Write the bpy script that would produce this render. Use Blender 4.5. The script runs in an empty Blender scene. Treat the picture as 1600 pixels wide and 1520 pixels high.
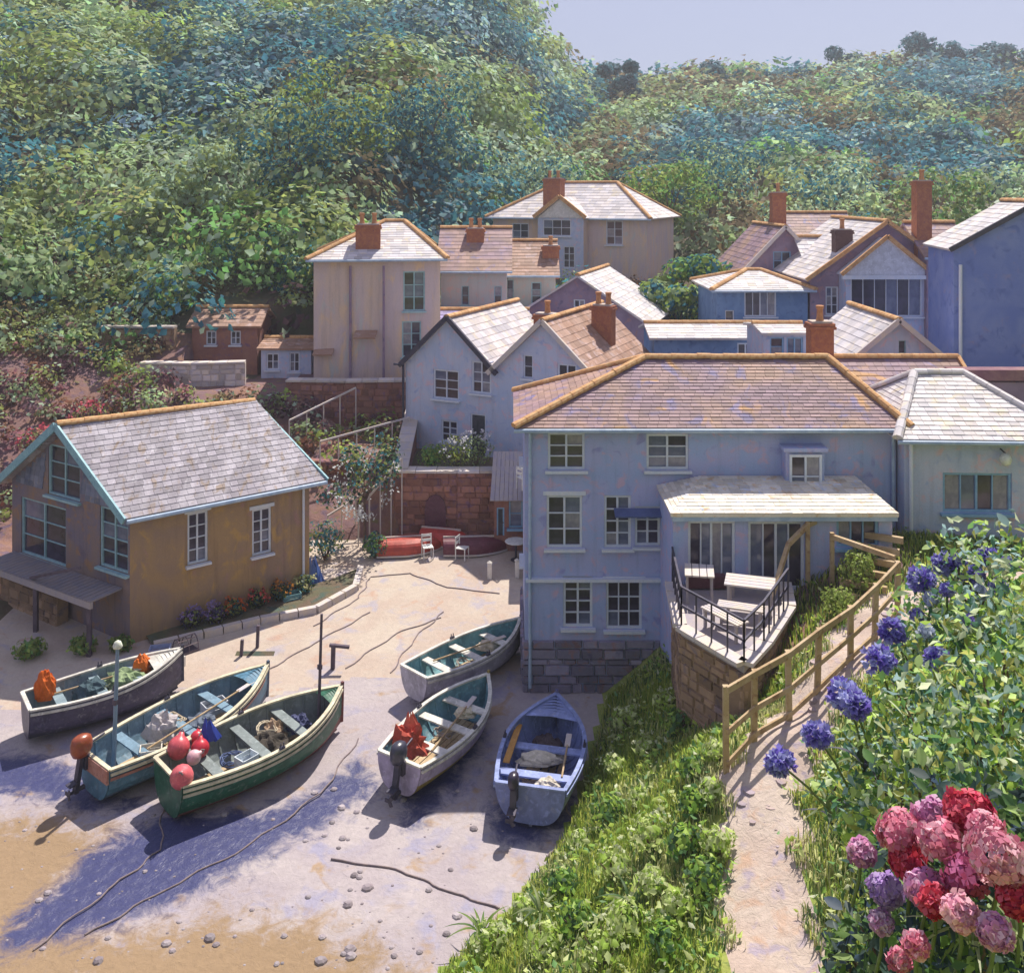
import bpy, math, random
import numpy as np
from mathutils import Vector, Matrix, noise as mnoise
R = random.Random(7)
NR = np.random.default_rng(11)
S = bpy.context.scene
COL = S.collection
# ------------------------------------------------------------------ camera, sky, sun, exposure
EYE = 14.7                     # metres above the beach
F = 1500.0                     # focal length in pixels of a 1600 px wide picture
cam = bpy.data.cameras.new('camera'); cam.sensor_width = 36; cam.lens = 36 * F / 1600
cam.sensor_fit = 'HORIZONTAL'; cam.shift_y = -460 / 1600; cam.clip_start = .05; cam.clip_end = 4000
co = bpy.data.objects.new('camera', cam); COL.objects.link(co)
co.location = (0, 0, EYE); co.rotation_euler = (math.radians(90), 0, 0); S.camera = co
SUN_EL, SUN_AZ = math.radians(57), math.radians(24)      # azimuth from +Y towards +X
w = bpy.data.worlds.new('World'); S.world = w; w.use_nodes = True
nt = w.node_tree; bg = nt.nodes['Background']
sky = nt.nodes.new('ShaderNodeTexSky'); sky.sky_type = 'NISHITA'; sky.sun_disc = False
sky.sun_elevation = SUN_EL; sky.sun_rotation = SUN_AZ
sky.air_density = 1.2; sky.dust_density = .6; sky.ozone_density = 3.2
veil = nt.nodes.new('ShaderNodeMix'); veil.data_type = 'RGBA'; veil.inputs['Factor'].default_value = .68   # thin lavender overcast veil
nt.links.new(sky.outputs[0], veil.inputs[6]); veil.inputs[7].default_value = (4.6, 4.5, 6.5, 1)
nt.links.new(veil.outputs[2], bg.inputs[0]); bg.inputs[1].default_value = .08
sl = bpy.data.lights.new('sun', 'SUN'); sl.energy = 5.0; sl.use_shadow = True; sl.angle = math.radians(.6); sl.color = (1, .93, .82)
so = bpy.data.objects.new('sun', sl); COL.objects.link(so)
sd = Vector((math.sin(SUN_AZ) * math.cos(SUN_EL), math.cos(SUN_AZ) * math.cos(SUN_EL), math.sin(SUN_EL)))
so.rotation_euler = sd.to_track_quat('Z', 'Y').to_euler(); so.location = (60, 60, 90)
S.view_settings.view_transform = 'Standard'; S.view_settings.look = 'None'
S.view_settings.exposure = .42; S.view_settings.gamma = 1

# ------------------------------------------------------------------ helpers
def gx(px, Y): return (px - 800) * Y / F
def gz(py, Y): return EYE - (py - 300) * Y / F
def P(px, py, Y): return Vector((gx(px, Y), Y, gz(py, Y)))
def tag(o, label=None, cat=None, group=None, kind=None):
    if label: o['label'] = label
    if cat: o['category'] = cat
    if group: o['group'] = group
    if kind: o['kind'] = kind
    return o
def thing(name, loc, label, cat, group=None, rz=0):
    o = bpy.data.objects.new(name, None); COL.objects.link(o); o.empty_display_size = .3
    o.location = loc; o.rotation_euler[2] = rz
    return tag(o, label, cat, group)
def link_mesh(name, me, mat, parent=None, loc=None, rz=0):
    if mat and not me.materials: me.materials.append(mat)
    o = bpy.data.objects.new(name, me); COL.objects.link(o)
    if parent: o.parent = parent
    if loc is not None: o.location = loc
    o.rotation_euler[2] = rz
    return o
class MB:
    """collects faces; tint = brightness of each piece (stone to stone, slate to slate)"""
    def __init__(s): s.v = []; s.f = []; s.t = []
    def add(s, vs, fs, tint=1.):
        n = len(s.v); s.v += [tuple(v) for v in vs]; s.f += [tuple(i + n for i in f) for f in fs]
        s.t += [tint] * len(vs)
    def hexa(s, p, tint=1., bottom=True):      # p: 4 lower, 4 upper
        fs = [(4, 5, 6, 7), (0, 1, 5, 4), (1, 2, 6, 5), (2, 3, 7, 6), (3, 0, 4, 7)]
        if bottom: fs.append((3, 2, 1, 0))
        s.add(p, fs, tint)
    def box(s, c, size, rz=0, tint=1.):
        c = Vector(c); a = Vector((math.cos(rz), math.sin(rz), 0)) * size[0] / 2
        b = Vector((-math.sin(rz), math.cos(rz), 0)) * size[1] / 2; h = Vector((0, 0, size[2] / 2))
        s.hexa([c - a - b - h, c + a - b - h, c + a + b - h, c - a + b - h, c - a - b + h, c + a - b + h, c + a + b + h, c - a + b + h], tint)
    def beam(s, p, q, w, h, tint=1., up=(0, 0, 1)):
        p = Vector(p); q = Vector(q); d = (q - p).normalized(); up = Vector(up)
        if abs(d.dot(up)) > .98: up = Vector((0, 1, 0))
        a = d.cross(up).normalized() * w / 2; b = a.cross(d).normalized() * h / 2
        s.hexa([p - a - b, p + a - b, p + a + b, p - a + b, q - a - b, q + a - b, q + a + b, q - a + b], tint)
    def tube(s, pts, r, n=8, tint=1., cap=True):
        pts = [Vector(p) for p in pts]; rs = r if isinstance(r, (list, tuple)) else [r] * len(pts)
        vs = []; fs = []
        for i, p in enumerate(pts):
            d = (pts[min(i + 1, len(pts) - 1)] - pts[max(i - 1, 0)]).normalized()
            up = Vector((0, 0, 1)) if abs(d.z) < .95 else Vector((1, 0, 0))
            a = d.cross(up).normalized(); b = a.cross(d).normalized()
            for k in range(n):
                t = 2 * math.pi * k / n; vs.append(p + (a * math.cos(t) + b * math.sin(t)) * rs[i])
        for i in range(len(pts) - 1):
            for k in range(n): fs.append((i * n + k, i * n + (k + 1) % n, (i + 1) * n + (k + 1) % n, (i + 1) * n + k))
        if cap:
            fs.append(tuple(range(n))[::-1]); fs.append(tuple((len(pts) - 1) * n + k for k in range(n)))
        s.add(vs, fs, tint)
    def lathe(s, c, prof, n=12, tint=1.):      # prof: (r, z)
        c = Vector(c); vs = []; fs = []
        for r_, z in prof:
            for k in range(n):
                t = 2 * math.pi * k / n; vs.append(c + Vector((r_ * math.cos(t), r_ * math.sin(t), z)))
        for i in range(len(prof) - 1):
            for k in range(n): fs.append((i * n + k, i * n + (k + 1) % n, (i + 1) * n + (k + 1) % n, (i + 1) * n + k))
        fs.append(tuple(range(n))[::-1]); fs.append(tuple((len(prof) - 1) * n + k for k in range(n)))
        s.add(vs, fs, tint)
    def slab(s, pts, th, tint=1.):             # planar polygon thickened downwards along its normal
        pts = [Vector(p) for p in pts]; n = Vector((0, 0, 0))
        for i in range(len(pts)): n += (pts[i] - pts[0]).cross(pts[(i + 1) % len(pts)] - pts[0])
        n.normalize(); k = len(pts)
        s.add(pts + [p - n * th for p in pts], [tuple(range(k)), tuple(range(k, 2 * k))[::-1]] +
              [(i, i + k, (i + 1) % k + k, (i + 1) % k) for i in range(k)], tint)
    def mesh(s, name, off=(0, 0, 0), smooth=False):
        me = bpy.data.meshes.new(name); ox, oy, oz = off
        me.from_pydata([(x - ox, y - oy, z - oz) for x, y, z in s.v], [], s.f)
        at = me.attributes.new('tint', 'FLOAT', 'POINT'); at.data.foreach_set('value', s.t)
        if smooth: me.polygons.foreach_set('use_smooth', [True] * len(me.polygons))
        me.update(); return me
    def build(s, name, mat, parent=None, smooth=False, local=False):
        off = (0, 0, 0)
        if parent and not local:
            p = parent; off = Vector((0, 0, 0))
            while p: off += p.location; p = p.parent
        o = link_mesh(name, s.mesh(name, off, smooth), mat, parent)
        return o
def top(name, mb, mat, label, cat, group=None, smooth=False, kind=None):
    """a one-mesh thing whose origin sits at its base"""
    xs = [v[0] for v in mb.v]; ys = [v[1] for v in mb.v]; zs = [v[2] for v in mb.v]
    c = Vector(((min(xs) + max(xs)) / 2, (min(ys) + max(ys)) / 2, min(zs)))
    o = link_mesh(name, mb.mesh(name, c, smooth), mat); o.location = c
    return tag(o, label, cat, group, kind)

# ------------------------------------------------------------------ materials
MATS = {}
def mat(name, cols, scale=1., rough=.8, bump=.3, tint=False, grain=35., trans=0., attr=None, metal=0., stretch=None, streak=0., masks=None, spec=.3, sharp=.16, bdist=.02):
    """procedural surface: dabs of two or three pigments, fine grain and relief"""
    if name in MATS: return MATS[name]
    m = bpy.data.materials.new(name); m.use_nodes = True; MATS[name] = m
    N = m.node_tree.nodes; L = m.node_tree.links; b = N['Principled BSDF']
    b.inputs['Roughness'].default_value = rough; b.inputs['Metallic'].default_value = metal
    b.inputs['Specular IOR Level'].default_value = spec
    tc = N.new('ShaderNodeTexCoord'); mp = N.new('ShaderNodeMapping'); L.new(tc.outputs['Object'], mp.inputs[0])
    if stretch: mp.inputs['Scale'].default_value = stretch
    def noise(sc, det=3., r=.55, off=0):
        n = N.new('ShaderNodeTexNoise'); n.inputs['Scale'].default_value = sc; n.inputs['Detail'].default_value = det
        n.inputs['Roughness'].default_value = r; n.inputs['Distortion'].default_value = .6
        L.new(mp.outputs[0], n.inputs['Vector']); return n.outputs['Fac']
    def ramp(fac, lo, hi):
        r = N.new('ShaderNodeMapRange'); r.interpolation_type = 'SMOOTHSTEP'
        r.inputs['From Min'].default_value = lo; r.inputs['From Max'].default_value = hi; L.new(fac, r.inputs['Value']); return r.outputs[0]
    def mix(f, a, c, mode='MIX'):
        x = N.new('ShaderNodeMix'); x.data_type = 'RGBA'; x.blend_type = mode
        if isinstance(f, float): x.inputs['Factor'].default_value = f
        else: L.new(f, x.inputs['Factor'])
        for k, q in ((6, a), (7, c)):
            if isinstance(q, tuple): x.inputs[k].default_value = (*q, 1)
            else: L.new(q, x.inputs[k])
        return x.outputs[2]
    if attr:
        at = N.new('ShaderNodeAttribute'); at.attribute_name = attr; c = at.outputs['Color']
    else:
        c = cols[0]
        if len(cols) > 1: c = mix(ramp(noise(scale), .5 - sharp, .5 + sharp), cols[0], cols[1])
        if len(cols) > 2: c = mix(ramp(noise(scale * 2.7, 4), .53, .53 + sharp), c, cols[2])
        if len(cols) > 3: c = mix(ramp(noise(scale * 1.9 + .37, 4), .57, .57 + sharp), c, cols[3])
    if streak:
        m2 = N.new('ShaderNodeMapping'); m2.inputs['Scale'].default_value = (3.2, 3.2, .22); L.new(tc.outputs['Object'], m2.inputs[0])
        n2 = N.new('ShaderNodeTexNoise'); n2.inputs['Scale'].default_value = 1.3; n2.inputs['Detail'].default_value = 5; n2.inputs['Roughness'].default_value = .7; L.new(m2.outputs[0], n2.inputs['Vector'])
        k2 = N.new('ShaderNodeMath'); k2.operation = 'MULTIPLY'; k2.inputs[1].default_value = streak; L.new(ramp(n2.outputs['Fac'], .5, .68), k2.inputs[0])
        c = mix(k2.outputs[0], c, tuple(x * .45 for x in cols[1]))
        k3 = N.new('ShaderNodeMath'); k3.operation = 'MULTIPLY'; k3.inputs[1].default_value = streak; L.new(ramp(noise(scale * 6, 5, .7), .6, .72), k3.inputs[0])
        c = mix(k3.outputs[0], c, tuple(min(.8, x * 1.35) for x in cols[0]))
    if masks:                                   # painted boat shadows and ochre sand areas carried by the mesh, broken up by noise
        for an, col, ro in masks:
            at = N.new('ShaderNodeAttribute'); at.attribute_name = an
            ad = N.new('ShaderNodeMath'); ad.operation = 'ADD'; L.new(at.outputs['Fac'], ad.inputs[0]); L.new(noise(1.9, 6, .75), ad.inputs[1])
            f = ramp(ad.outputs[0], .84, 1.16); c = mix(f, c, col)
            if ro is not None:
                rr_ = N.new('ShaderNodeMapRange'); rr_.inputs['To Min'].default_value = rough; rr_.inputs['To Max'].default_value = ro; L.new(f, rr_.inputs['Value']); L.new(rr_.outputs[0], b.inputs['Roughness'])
    g = noise(grain, 4, .65)
    gm = N.new('ShaderNodeMapRange'); gm.inputs['To Min'].default_value = .78; gm.inputs['To Max'].default_value = 1.2; L.new(g, gm.inputs['Value'])
    gc = N.new('ShaderNodeCombineColor'); [L.new(gm.outputs[0], gc.inputs[i]) for i in range(3)]
    c = mix(1., c, gc.outputs[0], 'MULTIPLY')
    if tint:
        at = N.new('ShaderNodeAttribute'); at.attribute_name = 'tint'
        tcn = N.new('ShaderNodeCombineColor'); [L.new(at.outputs['Fac'], tcn.inputs[i]) for i in range(3)]
        c = mix(1., c, tcn.outputs[0], 'MULTIPLY')
    L.new(c, b.inputs['Base Color'])
    if bump:
        bn = N.new('ShaderNodeBump'); bn.inputs['Strength'].default_value = bump; bn.inputs['Distance'].default_value = bdist
        L.new(noise(grain * .5, 5, .7), bn.inputs['Height']); L.new(bn.outputs[0], b.inputs['Normal'])
    if trans:
        tr = N.new('ShaderNodeBsdfTranslucent'); L.new(c, tr.inputs['Color'])
        ms = N.new('ShaderNodeMixShader'); ms.inputs[0].default_value = trans
        L.new(b.outputs[0], ms.inputs[1]); L.new(tr.outputs[0], ms.inputs[2])
        L.new(ms.outputs[0], N['Material Output'].inputs['Surface'])
    return m
M = dict(
    lav_wall=mat('lavender_render', [(.41, .43, .67), (.34, .43, .68), (.54, .41, .56), (.29, .30, .57)], 1.1, .85, .35, streak=.2),
    blue_wall=mat('pale_blue_render', [(.42, .50, .68), (.52, .55, .68), (.64, .48, .56), (.33, .41, .64)], 1.0, .85, .35, streak=.2),
    buff_wall=mat('buff_render', [(.64, .50, .41), (.56, .46, .48), (.70, .52, .36), (.52, .52, .50)], .9, .88, .4, stretch=(1, 1, .35), streak=.22),
    cream_wall=mat('cream_render', [(.52, .48, .44), (.46, .50, .48), (.60, .44, .38)], 1.1, .88, .35, streak=.2),
    tan_wall=mat('tan_cottage_render', [(.38, .25, .13), (.30, .21, .16), (.46, .29, .11), (.37, .22, .19)], .9, .9, .6, stretch=(1, 1, .6), streak=.3),
    gable_slate=mat('slate_hung_gable', [(.17, .19, .25), (.22, .22, .26), (.28, .24, .22)], 1.3, .8, .5),
    deep_blue=mat('deep_blue_render', [(.16, .22, .52), (.22, .28, .55), (.13, .18, .45), (.26, .26, .46)], .7, .85, .35),
    mid_blue=mat('mid_blue_boards', [(.12, .22, .42), (.17, .28, .48), (.10, .17, .34)], 1.2, .7, .3),
    violet_wall=mat('violet_render', [(.25, .18, .26), (.32, .24, .33), (.38, .22, .24), (.18, .15, .24)], 1.1, .85, .35),
    slate=mat('weathered_slates', [(.26, .17, .21), (.35, .22, .17), (.19, .16, .30), (.44, .24, .10)], .5, .65, .3, tint=True, grain=22),
    slate_light=mat('lichened_pale_slates', [(.62, .56, .54), (.52, .50, .54), (.66, .58, .46)], .8, .6, .3, tint=True, grain=22),
    slate_cot=mat('cottage_slates', [(.30, .27, .31), (.42, .39, .43), (.29, .22, .18), (.52, .49, .53)], .9, .66, .4, tint=True, grain=22, stretch=(1.6, .8, .5), streak=.35),
    slate_brown=mat('brown_slates', [(.34, .20, .14), (.40, .26, .20), (.46, .34, .32)], .9, .7, .3, tint=True, grain=22),
    bay_lead=mat('cream_limewashed_slates', [(.72, .66, .56), (.74, .70, .64), (.68, .50, .32), (.62, .66, .76)], 1.6, .6, .3, tint=True, grain=22),
    terracotta=mat('terracotta_ridge_tile', [(.52, .27, .11), (.60, .38, .18), (.45, .18, .08)], 5., .8, .4, tint=True),
    brick=mat('red_chimney_brick', [(.33, .12, .07), (.42, .17, .08), (.27, .10, .09)], 5., .88, .5),
    brick_pot=mat('clay_chimney_pot', [(.42, .18, .08), (.52, .26, .12)], 6., .8, .3),
    flaunch=mat('mortar_flaunching', [(.50, .42, .34), (.40, .36, .38)], 5., .9, .4),
    bargeboard=mat('turquoise_bargeboard', [(.22, .42, .48), (.28, .50, .54), (.17, .33, .42)], 4., .55, .2),
    gutter=mat('blue_grey_gutter', [(.30, .40, .54), (.42, .52, .64)], 3., .5, .1),
    white_paint=mat('white_window_paint', [(.58, .64, .74), (.66, .68, .74)], 4., .5, .12),
    blue_paint=mat('sky_blue_window_paint', [(.20, .38, .58), (.28, .46, .64)], 4., .5, .12),
    teal_paint=mat('teal_window_paint', [(.26, .44, .50), (.36, .54, .58)], 4., .5, .12),
    glass=mat('dark_window_glass', [(.030, .026, .042), (.06, .05, .085)], 1.5, .12, .02, spec=.6, grain=6),
    door=mat('dark_green_door', [(.04, .05, .06), (.07, .07, .09)], 3., .5, .1),
    curtain=mat('faded_curtain', [(.36, .36, .44), (.44, .40, .40)], 5., .9, .2),
    stone=mat('brown_rubble_stone', [(.26, .12, .10), (.32, .16, .12), (.20, .11, .16), (.36, .17, .11)], 1.2, .9, .7, tint=True, grain=16, bdist=.04),
    plinth=mat('blue_grey_plinth_stone', [(.21, .20, .28), (.28, .25, .33), (.30, .19, .20), (.16, .15, .24)], 1.4, .88, .7, tint=True, grain=16, bdist=.04),
    tan_stone=mat('tan_terrace_stone', [(.27, .18, .12), (.34, .23, .15), (.20, .15, .15)], 1.3, .9, .7, tint=True, grain=16, bdist=.04),
    coping=mat('pale_coping', [(.60, .52, .44), (.52, .48, .50)], 3., .85, .5, tint=True),
    wood=mat('weathered_rail_timber', [(.40, .28, .15), (.50, .38, .24), (.30, .18, .10)], 2.2, .8, .5, tint=True, stretch=(1, 1, 1)),
    dark_wood=mat('tarred_post_timber', [(.09, .07, .09), (.13, .10, .13)], 3., .8, .4, tint=True),
    deck=mat('silvered_deck_boards', [(.34, .31, .36), (.40, .35, .34)], 3., .85, .4, tint=True),
    dark_deck=mat('grey_platform_boards', [(.22, .21, .25), (.28, .24, .24)], 3., .85, .4, tint=True),
    iron=mat('dark_iron_railing', [(.05, .05, .08), (.08, .07, .10)], 4., .5, .1, metal=.3),
    sand=mat('lilac_beach_sand', [(.36, .31, .33), (.42, .37, .37), (.31, .29, .38), (.36, .25, .16)], .42, .92, .8, grain=9, bdist=.05, masks=[('ochre', (.29, .20, .12), None), ('boat_shade', (.055, .06, .15), .36)]),  # last mask paints dark violet boat shadows into the sand, with a damp gloss
    slip=mat('worn_slipway_concrete', [(.44, .35, .29), (.48, .41, .34), (.38, .34, .37), (.44, .30, .23)], .5, .9, .7, grain=9, bdist=.03),
    path=mat('pinkish_trodden_path', [(.46, .36, .31), (.52, .43, .37), (.36, .30, .36), (.48, .33, .25)], .9, .92, .9, grain=12, bdist=.05, streak=0),
    soil=mat('hill_soil_and_moss', [(.10, .11, .06), (.14, .10, .07), (.07, .10, .08), (.15, .13, .06)], .6, .95, .8, grain=4, bdist=.1),
    earth=mat('mauve_earth_bank', [(.20, .12, .13), (.25, .14, .10), (.15, .10, .14), (.20, .17, .07)], .7, .95, .9, grain=6, bdist=.08),
    glass2=mat('painted_sky_glass', [(.09, .11, .19), (.16, .18, .26)], 1.5, .1, .02, spec=.7, grain=6),  # bluish sky reflection painted into the pane colour
    glass3=mat('curtained_glass', [(.30, .29, .32), (.20, .19, .24)], 3, .25, .02, spec=.6, grain=12),
    turf=mat('bank_turf', [(.22, .30, .06), (.32, .35, .09), (.15, .20, .06)], 1.3, .95, .8, grain=14, bdist=.05),
    wet=mat('wet_channel', [(.05, .07, .18), (.08, .09, .20), (.14, .12, .18)], .8, .22, .35, grain=5, bdist=.02, spec=.5),
    rope=mat('tarred_rope', [(.20, .16, .18), (.27, .21, .20)], 8., .9, .4),
    leaf=mat('leaf', [], attr='hue', rough=.5, bump=0, trans=.55, grain=3, spec=.35),
    leaf_far=mat('far_leaf', [], attr='hue', rough=.8, bump=0, trans=.5, grain=.6, spec=.1),
    petal=mat('petal', [], attr='hue', rough=.6, bump=0, trans=.35, grain=20, spec=.2),
    bark=mat('rough_bark', [(.12, .08, .07), (.18, .12, .09)], 5., .9, .6),
)
def paint(name, c, rough=.5, spec=.4):
    d = tuple(max(0, x * .8) for x in c); e = tuple(min(1, x * 1.12 + .01) for x in c)
    return mat(name, [c, d, e], 3.5, rough, .25, spec=spec, grain=18, bdist=.01)
# ------------------------------------------------------------------ building kit
def clip_top(poly, x0, t0, x1, t1):
    """keep the part of poly (x,z points) below the line (x0,t0)-(x1,t1)"""
    f = lambda p: p[1] - (t0 + (t1 - t0) * (p[0] - x0) / (x1 - x0))
    out = []
    for i in range(len(poly)):
        a, b = poly[i], poly[(i + 1) % len(poly)]; fa, fb = f(a), f(b)
        if fa <= 1e-9: out.append(a)
        if (fa < -1e-9 and fb > 1e-9) or (fa > 1e-9 and fb < -1e-9):
            k = fa / (fa - fb); out.append((a[0] + (b[0] - a[0]) * k, a[1] + (b[1] - a[1]) * k))
    return out if len(out) > 2 else None
def window_parts(parent, wpos, rz, w, h, cols, rows, paintm, base, sill=True, opened=False, head=False):
    """frame with glazing bars; panes and sill below it in the tree"""
    key = f'window_{w:.2f}_{h:.2f}_{cols}_{rows}'
    fw = min(.07, w * .11); fr = MB(); bar = min(.035, w * .05)
    for x in (-w / 2 + fw / 2, w / 2 - fw / 2): fr.box((x, 0, 0), (fw, .09, h))
    for z in (-h / 2 + fw / 2, h / 2 - fw / 2): fr.box((0, .002, z), (w - 2 * fw, .086, fw))
    cw = (w - 2 * fw) / cols; ch = (h - 2 * fw) / rows
    for i in range(1, cols): fr.box((-w / 2 + fw + cw * i, .004, 0), (bar * (1.7 if cols == 2 or (cols == 4 and i == 2) else 1), .07, h - 2 * fw))
    for j in range(1, rows): fr.box((0, .007, -h / 2 + fw + ch * j), (w - 2 * fw, .05, bar))
    o = link_mesh('window', fr.mesh(key), paintm, parent, Vector(wpos) - base, rz)
    pm = MB(); pm.add([(-cw / 2, 0, -ch / 2), (cw / 2, 0, -ch / 2), (cw / 2, 0, ch / 2), (-cw / 2, 0, ch / 2),
                       (-cw / 2, .012, -ch / 2), (cw / 2, .012, -ch / 2), (cw / 2, .012, ch / 2), (-cw / 2, .012, ch / 2)],
                      [(0, 1, 2, 3), (7, 6, 5, 4), (0, 4, 5, 1), (3, 2, 6, 7), (0, 3, 7, 4), (1, 5, 6, 2)])
    pmesh = []
    for gm_ in ('glass', 'glass2', 'glass3'): pmesh.append(pm.mesh(key + '_pane')); pmesh[-1].materials.append(M[gm_])
    for i in range(cols):
        for j in range(rows):
            p = link_mesh('pane', pmesh[0 if R.random() < .62 else R.choice((1, 1, 2))], None, o, (-w / 2 + fw + cw * (i + .5), .02 + .004 * R.random(), -h / 2 + fw + ch * (j + .5)))
            p.rotation_euler = (R.uniform(-.02, .02), 0, R.uniform(-.02, .02))
    if sill:
        s = MB(); s.box((0, -.11, -h / 2 - .045), (w + .16, .26, .075)); link_mesh('sill', s.mesh(key + '_sill'), paintm, o)
    if head:
        s = MB(); s.box((0, -.075, h / 2 + .07), (w + .2, .10, .12)); link_mesh('lintel', s.mesh(key + '_head'), paintm, o)
    return o
def door_parts(parent, wpos, rz, w, h, base, m, paintm):
    d = MB(); d.box((0, .02, 0), (w - .12, .05, h - .06))
    for z in (-h * .22, h * .2):
        for x in (-w * .2, w * .2): d.box((x, -.012, z), (w * .28, .02, h * .3))
    o = link_mesh('door', d.mesh('door_panel'), m, parent, Vector(wpos) - base, rz)
    f = MB()
    for x in (-w / 2 + .03, w / 2 - .03): f.box((x, 0, 0), (.06, .1, h))
    f.box((0, 0, h / 2 - .03), (w - .12, .098, .06)); link_mesh('door_frame', f.mesh('door_frame'), paintm, o)
    k = MB(); k.lathe((w * .33, -.04, -.05), [(.005, -.03), (.03, -.02), (.03, .02), (.005, .03)], 8); link_mesh('handle', k.mesh('door_handle'), M['iron'], o)
def wall(root, base, p0, p1, z0, prof, holes, m, paintm, name='wall', depth=.16):
    """one wall face from p0 to p1 (left to right seen from outside) with real openings.
    prof: [(s, z), ...] roof line, s along the wall; holes: dict(c=s-centre, z=centre height, w, h, kind...)"""
    p0 = Vector((p0[0], p0[1])); p1 = Vector((p1[0], p1[1])); Lw = (p1 - p0).length; u = (p1 - p0) / Lw; n = Vector((u.y, -u.x))
    rz = math.atan2(u.y, u.x)
    def W(s, z, d=0): return (p0.x + u.x * s - n.x * d, p0.y + u.y * s - n.y * d, z)
    xs = sorted({0, Lw, *[q[0] for q in prof], *[min(Lw, max(0, h['c'] + k * h['w'] / 2)) for h in holes for k in (-1, 1)]})
    zs = sorted({z0, max(q[1] for q in prof), *[h['z'] + k * h['h'] / 2 for h in holes for k in (-1, 1)]})
    mb = MB()
    def topz(x):
        for (a, za), (b, zb_) in zip(prof, prof[1:]):
            if a - 1e-6 <= x <= b + 1e-6: return za + (zb_ - za) * (x - a) / (b - a)
        return prof[-1][1]
    for xa, xb in zip(xs, xs[1:]):
        if xb - xa < 1e-5: continue
        ta, tb = topz(xa + 1e-7), topz(xb - 1e-7)
        for za, zb_ in zip(zs, zs[1:]):
            xm, zm = (xa + xb) / 2, (za + zb_) / 2
            if any(abs(xm - h['c']) < h['w'] / 2 and abs(zm - h['z']) < h['h'] / 2 for h in holes): continue
            pl = clip_top([(xa, za), (xb, za), (xb, zb_), (xa, zb_)], xa, ta, xb, tb)
            if pl: mb.add([W(x, z) for x, z in pl], [tuple(range(len(pl)))])
    for h in holes:
        a, b, c, d = h['c'] - h['w'] / 2, h['c'] + h['w'] / 2, h['z'] - h['h'] / 2, h['z'] + h['h'] / 2
        for (q, r_) in (((a, c), (b, c)), ((b, c), (b, d)), ((b, d), (a, d)), ((a, d), (a, c))):
            mb.add([W(*q), W(*r_), W(*r_, depth + .12), W(*q, depth + .12)], [(0, 1, 2, 3)])
        mb.add([W(a, c, depth + .12), W(b, c, depth + .12), W(b, d, depth + .12), W(a, d, depth + .12)], [(0, 1, 2, 3)])
    o = mb.build(name, m, root)
    for h in holes:
        wp = W(h['c'], h['z'], depth * .55)
        if h.get('kind') == 'door': door_parts(root, wp, rz, h['w'], h['h'], base, h.get('mat', M['door']), paintm)
        else: window_parts(root, wp, rz, h['w'] - .004, h['h'] - .004, h.get('cols', 2), h.get('rows', 3), h.get('paint', paintm), base, h.get('sill', True), head=h.get('head', False))
    return o
def hole_px(p0, p1, cx, cy, w, h, **k):
    """an opening read off the photograph (1600 px wide) onto the wall p0-p1"""
    p0 = Vector((p0[0], p0[1])); p1 = Vector((p1[0], p1[1])); L = (p1 - p0).length; u = (p1 - p0) / L
    def s_of(px):
        k_ = (px - 800) / F; return (k_ * p0.y - p0.x) / (u.x - k_ * u.y)
    sa, sb = s_of(cx - w / 2), s_of(cx + w / 2); Y = (p0 + u * (sa + sb) / 2).y
    return dict(c=(sa + sb) / 2, w=sb - sa, z=gz(cy, Y), h=h * Y / F, **k)
def slate_plane(mb, b0, b1, t1, t0, w=.34, h=.26, lift=.012, jit=.006):
    """courses of single slates from the eave b0-b1 up to t0-t1"""
    b0, b1, t0, t1 = map(Vector, (b0, b1, t0, t1)); n = (b1 - b0).cross(t0 - b0)
    if n.length < 1e-6: n = (b1 - b0).cross(t1 - b0)
    n.normalize(); n = n if n.z > 0 else -n
    H = max((t0 - b0).length, (t1 - b1).length); rows = max(1, int(H / h)); U = (b1 - b0).normalized()
    for j in range(rows):
        va, vb = j / rows, min(1, (j + 1.12) / rows)
        la, ra, lb, rb = b0.lerp(t0, va), b1.lerp(t1, va), b0.lerp(t0, vb), b1.lerp(t1, vb)
        x0, x1 = (la - b0).dot(U), (ra - b0).dot(U); y0, y1 = (lb - b0).dot(U), (rb - b0).dot(U)
        s = min(x0, y0) - (w * .5 if j % 2 else 0) - R.random() * .05
        while s < max(x1, y1):
            e = s + w * R.uniform(.88, 1.08)
            A, B_, C, D = max(s, x0), min(e - .008, x1), min(e - .008, y1), max(s, y0)
            if B_ - A > .02 or C - D > .02:
                B_ = max(B_, A); C = max(C, D)
                q0 = la + U * (A - x0); q1 = la + U * (B_ - x0); q2 = lb + U * (C - y0); q3 = lb + U * (D - y0)
                up = n * (.022 + R.uniform(0, jit)); up2 = n * .006
                mb.add([q0 + n * .002, q1 + n * .002, q2 + n * .002, q3 + n * .002, q0 + up, q1 + up * R.uniform(.8, 1.15), q2 + up2, q3 + up2],
                       [(4, 5, 6, 7), (0, 1, 5, 4), (1, 2, 6, 5), (3, 0, 4, 7)], R.uniform(.78, 1.2))
            s = e
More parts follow.
